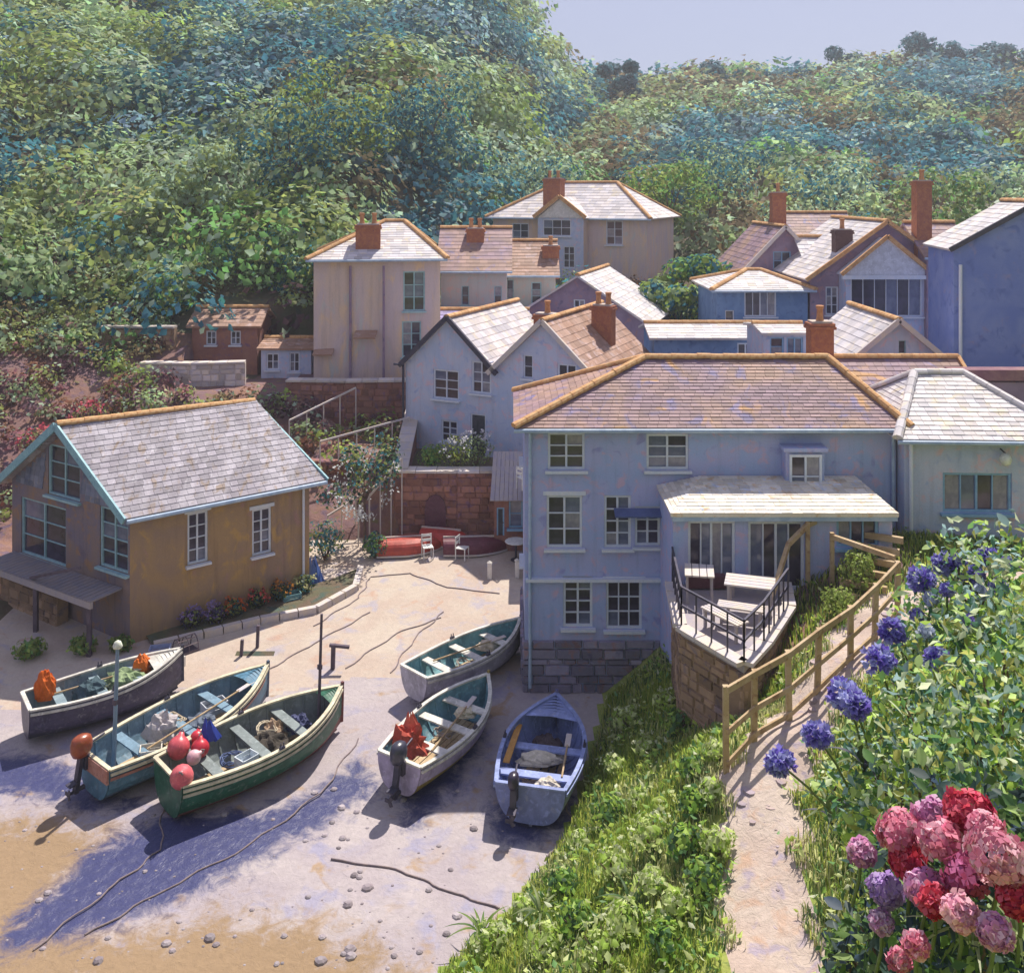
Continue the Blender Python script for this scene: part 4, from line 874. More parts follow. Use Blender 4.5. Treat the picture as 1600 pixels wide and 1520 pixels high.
stone_wall('garden_wall', [(-18.6, 48.0), (-16, 47.8), (-13.4, 48.2)], 4.6, 6.1, .4, M['coping'], 'pale terrace wall left of the little pale blue outbuilding', 'wall', coping=True)
stone_wall('garden_wall', [(-21.5, 50.2), (-17.6, 50.)], 5.2, 7.6, .4, M['tan_stone'], 'tan terrace wall left of the long brown roofed shed', 'wall', coping=True)
# arched door in the retaining wall
ad = MB(); c = P(680, 812, 38.35); pts = [(-.42, 0), (.42, 0), (.42, 1.2)] + [(.42 * math.cos(t), 1.2 + .55 * math.sin(t)) for t in (.5, 1.05, 1.57, 2.09, 2.64)] + [(-.42, 1.2)]
ad.add([(c.x + x, 38.34, .85 + z) for x, z in pts] + [(c.x + x, 38.5, .85 + z) for x, z in pts], [tuple(range(len(pts))), tuple(range(len(pts), 2 * len(pts)))[::-1]] + [(i, i + len(pts), (i + 1) % len(pts) + len(pts), (i + 1) % len(pts)) for i in range(len(pts))])
top('arched_door', ad, paint('maroon_door', (.12, .04, .07)), 'maroon arched door in the dark wall behind the slipway', 'door')
# white handrails on the stepped terraces
def handrail(a, b, n, label):
    t = thing('handrail', (a.x, a.y, hz(a.x, a.y)), label, 'handrail'); ibeam(t, a, b, .07, .07, M['coping'], 'rail')
    for i in range(n + 1):
        p_ = a.lerp(b, i / n); ibeam(t, (p_.x, p_.y, min(hz(p_.x, p_.y), p_.z - .2)), p_ - Vector((0, 0, .02)), .05, .05, M['coping'], 'post')
handrail(P(452, 657, 42.5), P(556, 606, 45.3), 4, 'white handrail climbing towards the tall tan house, highest of the terrace rails')
handrail(P(500, 690, 41.0), P(640, 652, 42.6), 5, 'white handrail across the olive terrace in the middle of the slope')
handrail(P(512, 806, 38.2), P(598, 752, 39.2), 4, 'white handrail on the lowest flight beside the white flowering tree')
handrail(P(560, 795, 37.6), P(628, 716, 38.3), 4, 'white handrail nearest the back wall of the slipway')
# ------------------------------------------------------------------ boats
def boat(stern, bow, B, D, label, up_col, low_col, in_col, gun_col, z=.04, roll=0., pitch=0., stern_w=.72, thwarts=(.2, .45, .68), deck=0., boot=.62, group='open boats drawn up on the sand', band=None):
    s0, s1 = Vector(stern) - Vector((0, .5)), Vector(bow) - Vector((0, .5)); L = (s1 - s0).length; mid = (s0 + s1) / 2; rz = math.atan2(s1.y - s0.y, s1.x - s0.x)
    t = thing('boat', (mid.x, mid.y, z + hz(mid.x, mid.y)), label, 'boat', group, rz); t.rotation_euler = (roll, pitch, rz)
    NS = 22; K = 7
    def hb(q): return B / 2 * (stern_w + (1 - stern_w) * math.sin(math.pi / 2 * min(1, q / .45))) if q < .45 else max(.02, B / 2 * (1 - ((q - .45) / .55) ** 2.3))
    def sh(q): return D * (1 + .42 * q ** 2.6 + .10 * (1 - q) ** 2)
    def kl(q): return .02 + (.30 * D * ((q - .78) / .22) ** 2 if q > .78 else 0) + .06 * D * (1 - q) ** 3
    def sec(q, v, off=0., inn=0.):
        a = v * math.pi / 2; b = max(.012, hb(q) - inn); s_, k_ = sh(q), kl(q) + inn * 1.4
        return Vector((-L / 2 + L * q - (.0 if q < .9 else 0) + (inn * -1.5 if q > .95 else 0) + (inn if q < .02 else 0), (b + off) * max(0, math.cos(a)) ** .55, s_ - (s_ - k_) * math.sin(a) ** 1.25 - off * .4))
    def skin(v0, v1):
        mb = MB()
        for side in (1, -1):
            for k in range(K):
                va, vb = k / K, (k + 1) / K
                if va < v0 - 1e-6 or vb > v1 + 1e-6: continue
                for i in range(NS):
                    qa, qb = i / NS, (i + 1) / NS; f = lambda q, v, o: (lambda p: (p.x, p.y * side, p.z))(sec(q, v, o))
                    a, b, c, d = f(qa, va, .004), f(qb, va, .004), f(qb, vb, .022), f(qa, vb, .022); e, g = f(qb, vb, .004), f(qa, vb, .004)
                    tt = 1 + .06 * math.sin(k * 7.3 + side)
                    mb.add([a, b, c, d, e, g], [(0, 1, 2, 3), (3, 2, 4, 5)] if side < 0 else [(3, 2, 1, 0), (5, 4, 2, 3)], tt)
        return mb
    kb = round(boot * K) / K
    paint_m = lambda nm, c, r=.45: mat(nm, [c, tuple(x * .72 for x in c), tuple(min(1, x * 1.15 + .02) for x in c), tuple(min(1, x * .6 + .14) for x in c)], 2.6, r, .3, streak=.25, tint=True, spec=.45, grain=14, bdist=.012)
    key = label.split()[0]
    mu, ml, mi, mg = paint_m(f'hull_{key}_{up_col}', up_col), paint_m(f'boot_{low_col}', low_col), paint_m(f'inside_{in_col}', in_col, .6), paint_m(f'gunwale_{gun_col}', gun_col)
    skin(0, kb).build('topsides', mu, t, smooth=False, local=True); skin(kb, 1).build('bottom_planking', ml, t, local=True)
    inn = MB()
    for side in (1, -1):
        for k in range(8):
            va, vb = k / 8, (k + 1) / 8
            for i in range(NS):
                f = lambda q, v: (lambda p: (p.x, p.y * side, p.z))(sec(q, v, 0, .05))
                inn.add([f(i / NS, va), f((i + 1) / NS, va), f((i + 1) / NS, vb), f(i / NS, vb)], [(3, 2, 1, 0)] if side < 0 else [(0, 1, 2, 3)])
    inn.build('inner_skin', mi, t, smooth=True, local=True)
    for q in [.08 + .84 * i / 9 for i in range(10)]:      # ribs
        rb = MB()
        for side in (1, -1):
            pts = [sec(q, v, 0, .065) for v in (.04, .2, .4, .6, .8, 1.)]
            for a, b in zip(pts, pts[1:]): rb.beam((a.x, a.y * side, a.z), (b.x, b.y * side, b.z), .045, .03)
        rb.build('rib', mi, t, local=True)
    # transom
    tr = MB(); vs = [sec(0, v, .01) for v in [k / 10 for k in range(11)]]; po = [(p.x, p.y, p.z) for p in vs] + [(p.x, -p.y, p.z) for p in vs[::-1]]
    n_ = len(po); tr.add([(x - .03, y, zz) for x, y, zz in po] + [(x + .05, y * .97, zz) for x, y, zz in po], [tuple(range(n_))[::-1], tuple(range(n_, 2 * n_))] + [(i, (i + 1) % n_, (i + 1) % n_ + n_, i + n_) for i in range(n_)])
    tr.build('transom', mu, t, local=True)
    # gunwale capping and rubbing strake
    g = MB(); qs = [i / 26 for i in range(27)]
    for side in (1, -1):
        for (o, w_, h_, dz) in ((-.015, .10, .045, .03), (.035, .045, .06, -.07)):
            pr = [Vector((sec(q, 0).x, (hb(q) + o) * side, sh(q) + dz)) for q in qs]
            for a, b in zip(pr, pr[1:]): g.beam(a - (b - a) * .04, b + (b - a) * .04, w_, h_)
    p0, p1 = sec(0, 0), sec(0, 0); g.beam((p0.x, -p0.y, p0.z + .034), (p0.x, p0.y, p0.z + .034), .1, .045)
    g.build('gunwale', mg, t, local=True)
    if band:
        for side in (1, -1):
            bm_ = MB(); pr = [Vector((sec(q, .2).x, (sec(q, .2).y + .03) * side, sec(q, .2).z)) for q in qs[:-1]]
            for a, b in zip(pr, pr[1:]): bm_.beam(a, b, .02, .07)
            bm_.build('paint_band', paint_m(f'band_{band}', band), t, local=True)
    st_ = MB(); pr = [sec(1, v) for v in (0, .3, .6, .9)]; pr = [Vector((p.x + .03, 0, p.z)) for p in pr]; pr[0].z += .12
    for a, b in zip(pr, pr[1:]): st_.beam(a, b, .07, .07)
    kq = [Vector((sec(q, 1).x, 0, kl(q) - .03)) for q in (0, .3, .6, .8, .9, .97)]
    for a, b in zip(kq, kq[1:]): st_.beam(a, b, .07, .08)
    st_.build('stem_and_keel', ml, t, local=True)
    for q in thwarts:
        b = sec(q, .16, 0, .06); mb = MB(); mb.box((b.x, 0, b.z), (.26, b.y * 2 + .04, .04)); mb.build('thwart', mi if not isinstance(thwarts, list) else mg, t, local=True)
    for i in range(5):
        y = (-2 + i) * .17 * B / 1.8; mb = MB(); mb.box((-.1, y, .2), (L * .62, .14, .03), tint=R.uniform(.85, 1.1)); mb.build('floorboard', M['wood'], t, local=True)
    if deck:
        dk = MB()
        for i in range(8):
            qa, qb = 1 - deck + deck * i / 8, 1 - deck + deck * (i + 1) / 8
            dk.add([(sec(qa, 0).x, -hb(qa) + .03, sh(qa) + .0), (sec(qb, 0).x, -hb(qb) + .01, sh(qb) + .0), (sec(qb, 0).x, hb(qb) - .01, sh(qb) + .0), (sec(qa, 0).x, hb(qa) - .03, sh(qa) + .0),
                    (sec(qa, 0).x, 0, sh(qa) + .06), (sec(qb, 0).x, 0, sh(qb) + .06 * (1 - i / 8))], [(0, 1, 5, 4), (4, 5, 2, 3)])
        dk.build('foredeck', mg if not band else mu, t, local=True)
    for sy in (1, -1):
        p_ = sec(.5, 0); mb = MB(); mb.box((p_.x, sy * (p_.y - .01), p_.z + .07), (.14, .07, .06)); mb.tube([(p_.x - .04, sy * (p_.y - .01), p_.z + .08), (p_.x - .04, sy * (p_.y - .01), p_.z + .19)], .015, 6); mb.tube([(p_.x + .04, sy * (p_.y - .01), p_.z + .08), (p_.x + .04, sy * (p_.y - .01), p_.z + .19)], .015, 6)
        mb.build('rowlock', M['iron'], t, local=True)
    return t, dict(L=L, B=B, D=D, sec=sec, hb=hb, sh=sh)
def outboard(t, g, col, y=0., lean=.15, s=1.):
    x = -g['L'] / 2 - .04; z = g['sh'](0); mt = paint(f'outboard_{col}', col, .3, .5); dk = M['iron']
    br = MB(); br.box((x - .04, y, z - .1), (.14, .2 * s, .32)); o = br.build('outboard_motor', dk, t, local=True)
    cw = MB(); c = Vector((x - .16, y, z + .28 * s))
    prof = [(.02, -.2), (.13, -.19), (.17, -.08), (.175, .06), (.15, .17), (.09, .22), (.01, .235)]
    vs = MB(); vs.lathe((0, 0, 0), [(r_ * s, zz * s) for r_, zz in prof], 14)
    cw.add([(c.x + vx * 1.35, c.y + vy * .95, c.z + vz) for vx, vy, vz in vs.v], vs.f); cw.build('cowling', mt, o, smooth=True, local=True)
    lg = MB(); lg.beam(c + Vector((0, 0, -.18 * s)), c + Vector((-.12, 0, -.95 * s)), .1, .14); lg.beam(c + Vector((-.05, 0, -.72 * s)), c + Vector((-.32, 0, -.74 * s)), .2, .03); lg.tube([c + Vector((-.28, 0, -.92 * s)), c + Vector((.1, 0, -.9 * s))], [.03, .06], 8)
    lg.build('drive_leg', dk, o, local=True)
    pr = MB()
    for k in range(3):
        a = k * 2.094; e = c + Vector((-.3, .13 * math.cos(a), -.92 * s + .13 * math.sin(a))); pr.beam(c + Vector((-.3, 0, -.92 * s)), e, .02, .09)
    pr.build('propeller', dk, o, local=True)
    ti = MB(); ti.tube([c + Vector((.1, 0, -.05)), c + Vector((.62, .05, .02))], .025, 8); ti.build('tiller', dk, o, local=True)
def mast(t, x, y, z0, h, r=.035, col='post', light=False):
    mb = MB(); mb.tube([(x, y, z0), (x + .02, y, z0 + h)], [r * 1.3, r], 8); o = mb.build('mast', M['dark_wood'] if col == 'post' else mat('blue_grey_mast', [(.16, .24, .34), (.20, .28, .38)], 3, .5, .1), t, local=True)
    fi = MB(); fi.box((x, y, z0 + h * .55), (.1, .1, .12)); fi.build('cleat_block', M['dark_wood'], o, local=True)
    if light:
        l = MB(); l.lathe((x + .02, y, z0 + h), [(.03, 0), (.11, .02), (.12, .06), (.08, .16), (.02, .2)], 10); l.build('masthead_lamp', paint('milky_lamp', (.72, .74, .62)), o, local=True, smooth=True)
# local to world, for things that rest in a boat
def inb(t, x, y, z): return (Matrix.Translation(t.location) @ t.rotation_euler.to_matrix().to_4x4()) @ Vector((x, y, z))
WHT = (.66, .64, .58); CRM = (.68, .62, .44)
bA, gA = boat((-12.9, 26.0), (-9.6, 28.4), 1.75, .85, 'dark violet hulled boat with a cream gunwale and an orange bag, furthest left', (.07, .06, .11), (.05, .05, .08), (.22, .30, .34), WHT, roll=-.03, deck=.22)
bB, gB = boat((-10.1, 23.7), (-7.0, 27.8), 1.9, .85, 'teal hulled boat with a pink brown stern and tall mast, second from the left', (.08, .20, .30), (.06, .10, .17), (.16, .27, .36), CRM, roll=.05, deck=.16, band=(.42, .18, .14))
bC, gC = boat((-8.1, 23.1), (-4.65, 26.5), 2.05, .9, 'green boat with a dark red bottom and pink red buoys on its stern', (.02, .12, .07), (.16, .03, .03), (.20, .24, .24), CRM, roll=.04, deck=.12, boot=.57, band=(.5, .46, .34))
bD, gD = boat((-2.75, 27.6), (.28, 30.5), 1.65, .72, 'white and turquoise rowing boat lying nearest the house corner', (.46, .44, .52), (.20, .18, .26), (.16, .36, .40), WHT, roll=-.03, thwarts=[.22, .48, .74])
bE, gE = boat((-2.75, 23.7), (-.72, 27.3), 1.75, .78, 'lilac and mustard hulled boat with turquoise inside and a coral bundle aboard', (.40, .34, .50), (.28, .21, .04), (.16, .34, .42), WHT, roll=.05, thwarts=[.25, .5, .72], boot=.43)
bF, gF = boat((.42, 22.7), (1.2, 26.3), 2.05, .82, 'lavender blue rowing boat pointing at the big house, nearest the grass bank', (.20, .24, .52), (.14, .14, .30), (.20, .26, .54), (.26, .32, .60), roll=0., thwarts=[.2, .5], deck=.24, stern_w=.8)
# stern panel of the teal boat
s = MB(); s.box((-gB['L'] / 2 - .05, 0, gB['D'] * .93), (.06, gB['B'] * .7, .34)); s.build('stern_panel', mat('pink_brown_stern', [(.38, .17, .13), (.44, .24, .20), (.28, .12, .10)], 4, .6, .3), bB, local=True)
mast(bB, -1.9, .3, .3, 3.0, .045, 'blue', True)
mast(bC, 1.75, .05, .3, 3.15, .035)
outboard(bB, gB, (.30, .07, .03), y=.28, s=1.15); outboard(bE, gE, (.05, .05, .08), y=-.1, s=1.1); outboard(bF, gF, (.04, .03, .06), y=.35, s=.8)
# oars
def oar(a, b, label):
    mb = MB(); a = Vector(a); b = Vector(b); d = (b - a).normalized(); root = thing('oar', a, label, 'oar', 'oars lying in the boats')
    mb.tube([a, b - d * .5], .024, 8); mb.build('loom', M['wood'], root); bl = MB(); bl.beam(b - d * .55, b, .14, .025); bl.build('blade', M['coping'], root)
oar(inb(bD, -1.2, .25, .74), inb(bD, 1.3, -.15, .78), 'pale oar laid along the white and turquoise rowing boat')
oar(inb(bE, -1.2, -.35, .76), inb(bE, 1.3, -.05, .86), 'pale oar laid along the lilac and mustard boat')
oar(inb(bF, -1.1, -.62, .78), inb(bF, .7, -.52, .8), 'pale oar laid along the right side of the lavender blue boat')
oar(inb(bB, -1.5, -.5, .9), inb(bB, 1.9, -.25, 1.1), 'long boathook laid over the teal boat')
oar(inb(bA, -1.4, .3, .82), inb(bA, 1.3, .1, .95), 'oar laid over the dark violet boat')
# buoys, bags, nets, boxes
def buoy(p, r, col, label, group='pink red buoys on the green boat'):
    t = thing('buoy', p, label, 'buoy', group); m_ = paint(f'buoy_{col}', col, .35, .5); mb = MB()
    prof = [(.01, -r)] + [(r * math.sin(a) * (1 if a < 1.9 else 1.0), -r * math.cos(a)) for a in [math.pi * k / 9 for k in range(1, 8)]] + [(r * .3, r * 1.0), (r * .22, r * 1.25), (.01, r * 1.28)]
    mb.lathe((0, 0, r), prof, 14); mb.build('float', m_, t, smooth=True, local=True)
    e = MB(); e.tube([(-.05, 0, r * 2.25), (0, 0, r * 2.25 + .07), (.05, 0, r * 2.25)], .02, 6); e.build('eye', M['rope'], t, local=True); t.rotation_euler = (R.uniform(-1.2, 1.2), R.uniform(-1., 1.), R.random() * 6)
PK, RD = (.62, .10, .12), (.55, .03, .05)
buoy(inb(bC, -1.95, .62, .80), .27, PK, 'pink buoy hanging furthest left on the green boat stern')
buoy(inb(bC, -2.25, -.35, .92), .27, (.66, .13, .15), 'pink buoy at the right end of the cluster on the green boat')
buoy(inb(bC, -1.5, .28, .82), .22, RD, 'bright red buoy behind the two pink ones on the green boat')
buoy(inb(bC, -1.35, .78, .88), .17, RD, 'small red buoy on the far side of the green boat stern')
buoy(inb(bC, -1.9, .12, .98), .17, (.70, .42, .46), 'small pale pink buoy on top of the cluster on the green boat')
buoy(inb(bC, -2.25, .35, .22), .2, RD, 'red buoy low down at the foot of the green boat stern')
def lump(name, c, size, col, label, cat, seed=0, crump=.25, sub=14, group=None, m=None):
    """a slack bundle: cloth or netting with folds"""
    mb = MB(); vs = []; fs = []; n1_, n2_ = sub, sub * 2
    for i in range(n1_ + 1):
        a = math.pi * i / n1_
        for j in range(n2_):
            b = 2 * math.pi * j / n2_; d = Vector((math.sin(a) * math.cos(b), math.sin(a) * math.sin(b), math.cos(a)))
            k = 1 + crump * (mnoise.noise(d * 2.3 + Vector((seed, 0, 0))) + .5 * mnoise.noise(d * 5.5 + Vector((0, seed, 0)))) * 1.6; z = d.z * k
            vs.append((c[0] + d.x * k * size[0] / 2, c[1] + d.y * k * size[1] / 2, c[2] + (max(z, -.25) + .25) * size[2] * .8))
    for i in range(n1_):
        for j in range(n2_): fs.append((i * n2_ + j, (i + 1) * n2_ + j, (i + 1) * n2_ + (j + 1) % n2_, i * n2_ + (j + 1) % n2_))
    mb.add(vs, fs); return top(name, mb, m or paint(f'cloth_{name}_{col}', col, .8, .2), label, cat, group)
def tangle(p, w_, n, label, col=(.16, .14, .13), seed=1, r=.014):
    q = random.Random(seed); pts = []; a = 0
    for i in range(n):
        a += q.uniform(.5, 1.1); rr = w_ * q.uniform(.25, .5); pts.append(Vector(p) + Vector((rr * math.cos(a), rr * math.sin(a), q.uniform(0, .12) + .1 * (1 - rr / w_))))
    sm = []
    for i in range(1, n - 2):
        for k in range(4):
            t_ = k / 4; a_, b_, c_, d_ = pts[i - 1:i + 3]; sm.append(.5 * ((2 * b_) + (c_ - a_) * t_ + (2 * a_ - 5 * b_ + 4 * c_ - d_) * t_ ** 2 + (3 * b_ - a_ - 3 * c_ + d_) * t_ ** 3))
    mb = MB(); mb.tube(sm, r, 5); return top('rope', mb, paint(f'rope_{col}', col, .9, .1), label, 'rope', 'coiled ropes in the boats')
def cone_fold(c, w_, h, col, label):
    mb = MB(); c = Vector(c)
    for k in range(7):
        a = k * .9; mb.add([c + Vector((w_ * .5 * math.cos(a), w_ * .35 * math.sin(a), 0)), c + Vector((w_ * .5 * math.cos(a + 1.1), w_ * .35 * math.sin(a + 1.1), .03)), c + Vector((w_ * .12 * math.cos(a + .5) - .05, w_ * .1 * math.sin(a), h * R.uniform(.75, 1))), c + Vector((0, 0, -.02))], [(0, 1, 2), (1, 3, 2), (3, 0, 2), (0, 3, 1)])
    return mb
cb = cone_fold(inb(bC, -1.0, .75, .9), .6, .55, None, ''); top('tarpaulin', cb, paint('royal_blue_cloth', (.03, .06, .38), .7), 'royal blue bundled tarpaulin standing between the teal and green boats', 'tarpaulin')
lump('net', inb(bC, .2, -.1, .45), (.95, .8, .42), (.06, .05, .04), 'dark heap of netting in the middle of the green boat', 'net', 3)
lump('sacking', inb(bC, .55, .3, .5), (.55, .5, .4), (.38, .27, .18), 'tan sacking beside the dark net in the green boat', 'sack', 5)
lump('net', inb(bC, 1.15, .05, .6), (.6, .5, .35), (.08, .09, .18), 'blue black net heaped near the mast of the green boat', 'net', 8)
lump('sack', inb(bB, -.6, .2, .5), (.8, .6, .6), (.50, .46, .46), 'pale grey sack amidships in the teal boat', 'sack', 11)
lump('net', inb(bB, .3, -.2, .4), (.9, .7, .4), (.14, .17, .22), 'slate blue net on the floor of the teal boat', 'net', 13)
lump('tarpaulin', inb(bA, .5, .1, .5), (1.2, .9, .5), (.26, .34, .18), 'pale green tarpaulin over the middle of the leftmost boat', 'tarpaulin', 17)
lump('net', inb(bA, -.4, .1, .5), (.9, .8, .5), (.06, .10, .12), 'dark teal net heaped in the leftmost boat', 'net', 19)
lump('bag', inb(bA, -1.5, .45, .72), (.55, .5, .75), (.68, .14, .02), 'bright orange bag on the stern of the leftmost boat', 'bag', 23, .15)
lump('bag', inb(bA, 1.0, .25, .7), (.5, .45, .55), (.66, .16, .03), 'small orange bag near the bow of the leftmost boat', 'bag', 29, .15)
lump('bundle', inb(bE, -1.35, .2, .62), (.75, .6, .65), (.48, .09, .06), 'coral red bundle in the stern of the lilac boat', 'bundle', 31, .4)
cf = cone_fold(inb(bE, -1.15, .3, 1.05), .5, .5, None, ''); top('oilskin', cf, paint('coral_oilskin', (.60, .15, .10), .6), 'coral oilskin standing on the red bundle in the lilac boat', 'oilskin')
lump('sack', inb(bE, .75, -.1, .62), (.55, .35, .22), (.62, .56, .42), 'cream sack on the forward thwart of the lilac boat', 'sack', 37, .2)
lump('sack', inb(bF, -.15, .05, .52), (1.1, .5, .24), (.62, .56, .46), 'cream folded sail across the middle of the lavender boat', 'sail', 41, .2)
lump('sack', inb(bF, -1.3, -.3, .6), (.6, .4, .22), (.66, .60, .50), 'cream bundle by the stern of the lavender boat', 'sack', 43, .2)
lump('net', inb(bF, .65, .05, .25), (.8, 1.1, .4), (.08, .06, .07), 'dark brown net under the bow of the lavender boat', 'net', 45, .2)
lump('sack', inb(bD, .9, .1, .45), (.8, .4, .3), (.58, .50, .38), 'cream folded sail near the bow of the turquoise boat', 'sail', 47, .2)
for b_, x, y, z, w_, c, lab in ((bA, .1, -.2, .62, .7, (.20, .22, .14), 'tangled olive rope on the nets of the leftmost boat'), (bB, -.2, .35, .62, .7, (.5, .42, .3), 'tangled tan rope beside the pale sack in the teal boat'), (bC, .35, .3, .72, .6, (.55, .48, .36), 'tangled cream rope over the sacking in the green boat'), (bC, -.9, -.1, .6, .7, (.12, .16, .3), 'tangled blue rope behind the buoys of the green boat'), (bE, .1, .1, .35, .7, (.45, .38, .34), 'coiled rope on the floor of the lilac boat'), (bD, -.2, 0, .32, .6, (.5, .42, .34), 'coiled rope on the floor of the turquoise boat'), (bF, -.7, .2, .35, .7, (.36, .27, .2), 'coiled rope by the cream sail in the lavender boat')):
    tangle(inb(b_, x, y, z), w_, 34, lab, c, int(x * 100) + 200)
pk = MB(); a = inb(bF, -.9, .78, .84); b = inb(bF, .75, .8, .86); pk.beam(a, b, .16, .03); top('plank', pk, paint('orange_plank', (.52, .26, .06), .6), 'ochre plank inside the left gunwale of the lavender boat', 'plank')
def crate(p, s, col, label, rz=0., g='fish boxes and crates'):
    t = thing('crate', p, label, 'crate', g, rz); m_ = paint(f'crate_{col}', col, .6)
    for sx in (-1, 1): mb = MB(); mb.box((sx * s[0] / 2, 0, s[2] / 2), (.025, s[1], s[2])); mb.build('end_board', m_, t, local=True)
    for sy in (-1, 1):
        for k in range(2): mb = MB(); mb.box((0, sy * s[1] / 2, s[2] * (.27 + .5 * k)), (s[0] - .03, .02, s[2] * .42)); mb.build('side_slat', m_, t, local=True)
    mb = MB(); mb.box((0, 0, .03), (s[0] - .03, s[1] - .03, .02)); mb.build('bottom_board', m_, t, local=True)
crate(inb(bB, .9, .1, .55), (.6, .4, .28), (.50, .52, .56), 'pale grey fish box towards the bow of the teal boat', .7)
crate(inb(bB, -1.35, -.45, .6), (.5, .36, .26), (.60, .56, .48), 'cream fish box at the stern of the teal boat', .3)
crate(inb(bC, -.7, -.55, .7), (.45, .35, .25), (.58, .64, .68), 'pale blue fish box on the near side of the green boat', .9)
crate((gx(455, 33.2), 33.2, hz(gx(455, 33.2), 33.2)), (.6, .4, .3), (.16, .34, .38), 'teal crate beside the orange flowers at the cottage corner', .5)
crate((gx(250, 29.6), 29.6, hz(gx(250, 29.6), 29.6)), (.6, .4, .3), (.36, .42, .60), 'lilac fish box on the sand below the cottage corner', .2)
crate((gx(272, 29.0), 29.0, hz(gx(272, 29.0), 29.0)), (.5, .4, .3), (.62, .60, .56), 'white fish box in front of the lilac one', -.3)
crate((gx(235, 29.0), 29.1, hz(gx(235, 29.), 29.1)), (.5, .36, .26), (.56, .18, .06), 'orange fish box behind the leftmost boat', .5)
# lobster pots by the leftmost boat
for i, (px, Y, lab) in enumerate(((215, 28.6, 'lobster pot left of the stack by the cottage corner'), (290, 30.0, 'lobster pot nearest the slipway'))):
    x = gx(px, Y); t = thing('lobster_pot', (x, Y, hz(x, Y)), 'dark netted ' + lab, 'lobster pot', 'lobster pots', i * .8)
    for xx in (-.3, 0, .3):
        mb = MB(); mb.tube([(xx, .25 * math.cos(a), .05 + .4 * math.sin(a)) for a in [math.pi * k / 8 for k in range(9)]], .018, 5); mb.build('hoop', M['dark_wood'], t, local=True)
    for k in range(7):
        a = math.pi * k / 6; mb = MB(); mb.tube([(-.32, .26 * math.cos(a), .05 + .41 * math.sin(a)), (.32, .26 * math.cos(a), .05 + .41 * math.sin(a))], .013, 5); mb.build('lath', M['rope'], t, local=True)
    mb = MB()
    for k in range(8): mb.box((0, -.24 + .07 * k, .02), (.66, .05, .03))
    mb.build('base', M['dark_wood'], t, local=True)
# upturned dinghies and chairs at the back of the slipway
def upturned(x, y, L, B, rz, col, label):
    t = thing('dinghy', (x, y, hz(x, y)), label, 'dinghy', 'upturned dinghies by the back wall', rz); m_ = paint(f'dinghy_{col}', col, .45); mb = MB()
    n1_, n2_ = 14, 12
    for i in range(n1_):
        for j in range(n2_):
            def p(i, j):
                q = i / n1_; a = math.pi * j / n2_; b = B / 2 * (1 - max(0, (q - .4) / .6) ** 2.2) * (.8 + .2 * min(1, q / .4)); h = .5 * (1 - max(0, (q - .6) / .4) ** 2 * .6)
                return (-L / 2 + L * q, b * math.cos(a) * (abs(math.cos(a)) + .001) ** -.3, .06 + h * math.sin(a) ** .7)
            mb.add([p(i, j), p(i + 1, j), p(i + 1, j + 1), p(i, j + 1)], [(0, 1, 2, 3)])
    mb.add([(-L / 2, B / 2 * .8 * math.cos(math.pi * j / n2_) * (abs(math.cos(math.pi * j / n2_)) + .001) ** -.3, .06 + .5 * math.sin(math.pi * j / n2_) ** .7) for j in range(n2_ + 1)], [tuple(range(n2_ + 1))[::-1]])
    mb.build('hull', m_, t, smooth=True, local=True)
    k = MB(); k.beam((-L / 2, 0, .59), (L * .3, 0, .56), .06, .06); k.build('keel', M['coping'], t, local=True)
    g_ = MB(); pr = [(-L / 2 + L * q, B / 2 * (1 - max(0, (q - .4) / .6) ** 2.2) * (.8 + .2 * min(1, q / .4)), .05) for q in [i / 12 for i in range(13)]]
    for s_ in (1, -1):
        for a, b in zip(pr, pr[1:]): g_.beam((a[0], a[1] * s_, a[2]), (b[0], b[1] * s_, b[2]), .06, .06)
    g_.build('gunwale', M['coping'], t, local=True)
upturned(gx(640, 37.2), 37.2, 2.6, 1.3, .2, (.42, .06, .04), 'red upturned dinghy furthest left by the back wall')
upturned(gx(697, 37.9), 37.9, 2.0, 1.1, -.2, (.50, .05, .04), 'small bright red upturned dinghy under the arched door')
upturned(gx(745, 37.3), 37.2, 2.6, 1.2, .1, (.14, .03, .05), 'maroon upturned dinghy right of the red ones')
def chair(x, y, rz, label):
    t = thing('chair', (x, y, hz(x, y)), label, 'chair', 'white chairs at the back of the slipway', rz); m_ = paint('white_chair', (.74, .74, .72), .5)
    for k in range(4): mb = MB(); mb.box((-.15 + .1 * k, 0, .44), (.085, .42, .025)); mb.build('seat_slat', m_, t, local=True)
    for sx in (-.18, .18):
        for sy in (-.19, .19): mb = MB(); mb.beam((sx, sy, 0), (sx * 1.0, sy, .86 if sy > 0 else .43), .035, .035); mb.build('leg', m_, t, local=True)
    for z in (.62, .80): mb = MB(); mb.box((0, .2, z), (.38, .02, .1)); mb.build('back_rail', m_, t, local=True)
for i, (px, Y, rz, lb) in enumerate(((668, 36.6, .3, 'white slatted chair between the two red dinghies'), (722, 36.5, 1.2, 'white slatted chair in front of the maroon dinghy'), (818, 36.9, 2.2, 'white slatted chair tucked against the house corner'))):
    chair(gx(px, Y), Y, rz, lb)
tb = thing('table', (gx(806, 36.4), 36.4, hz(gx(806, 36.4), 36.4)), 'round white table by the stone shed', 'table'); mb = MB(); mb.lathe((0, 0, .7), [(.01, 0), (.4, 0), (.42, .02), (.4, .04), (.01, .04)], 16); mb.build('table_top', paint('white_chair', (.74, .74, .72), .5), tb, local=True)
mb = MB(); mb.lathe((0, 0, 0), [(.2, 0), (.2, .03), (.04, .06), (.035, .7)], 10); mb.build('pedestal', M['iron'], tb, local=True)
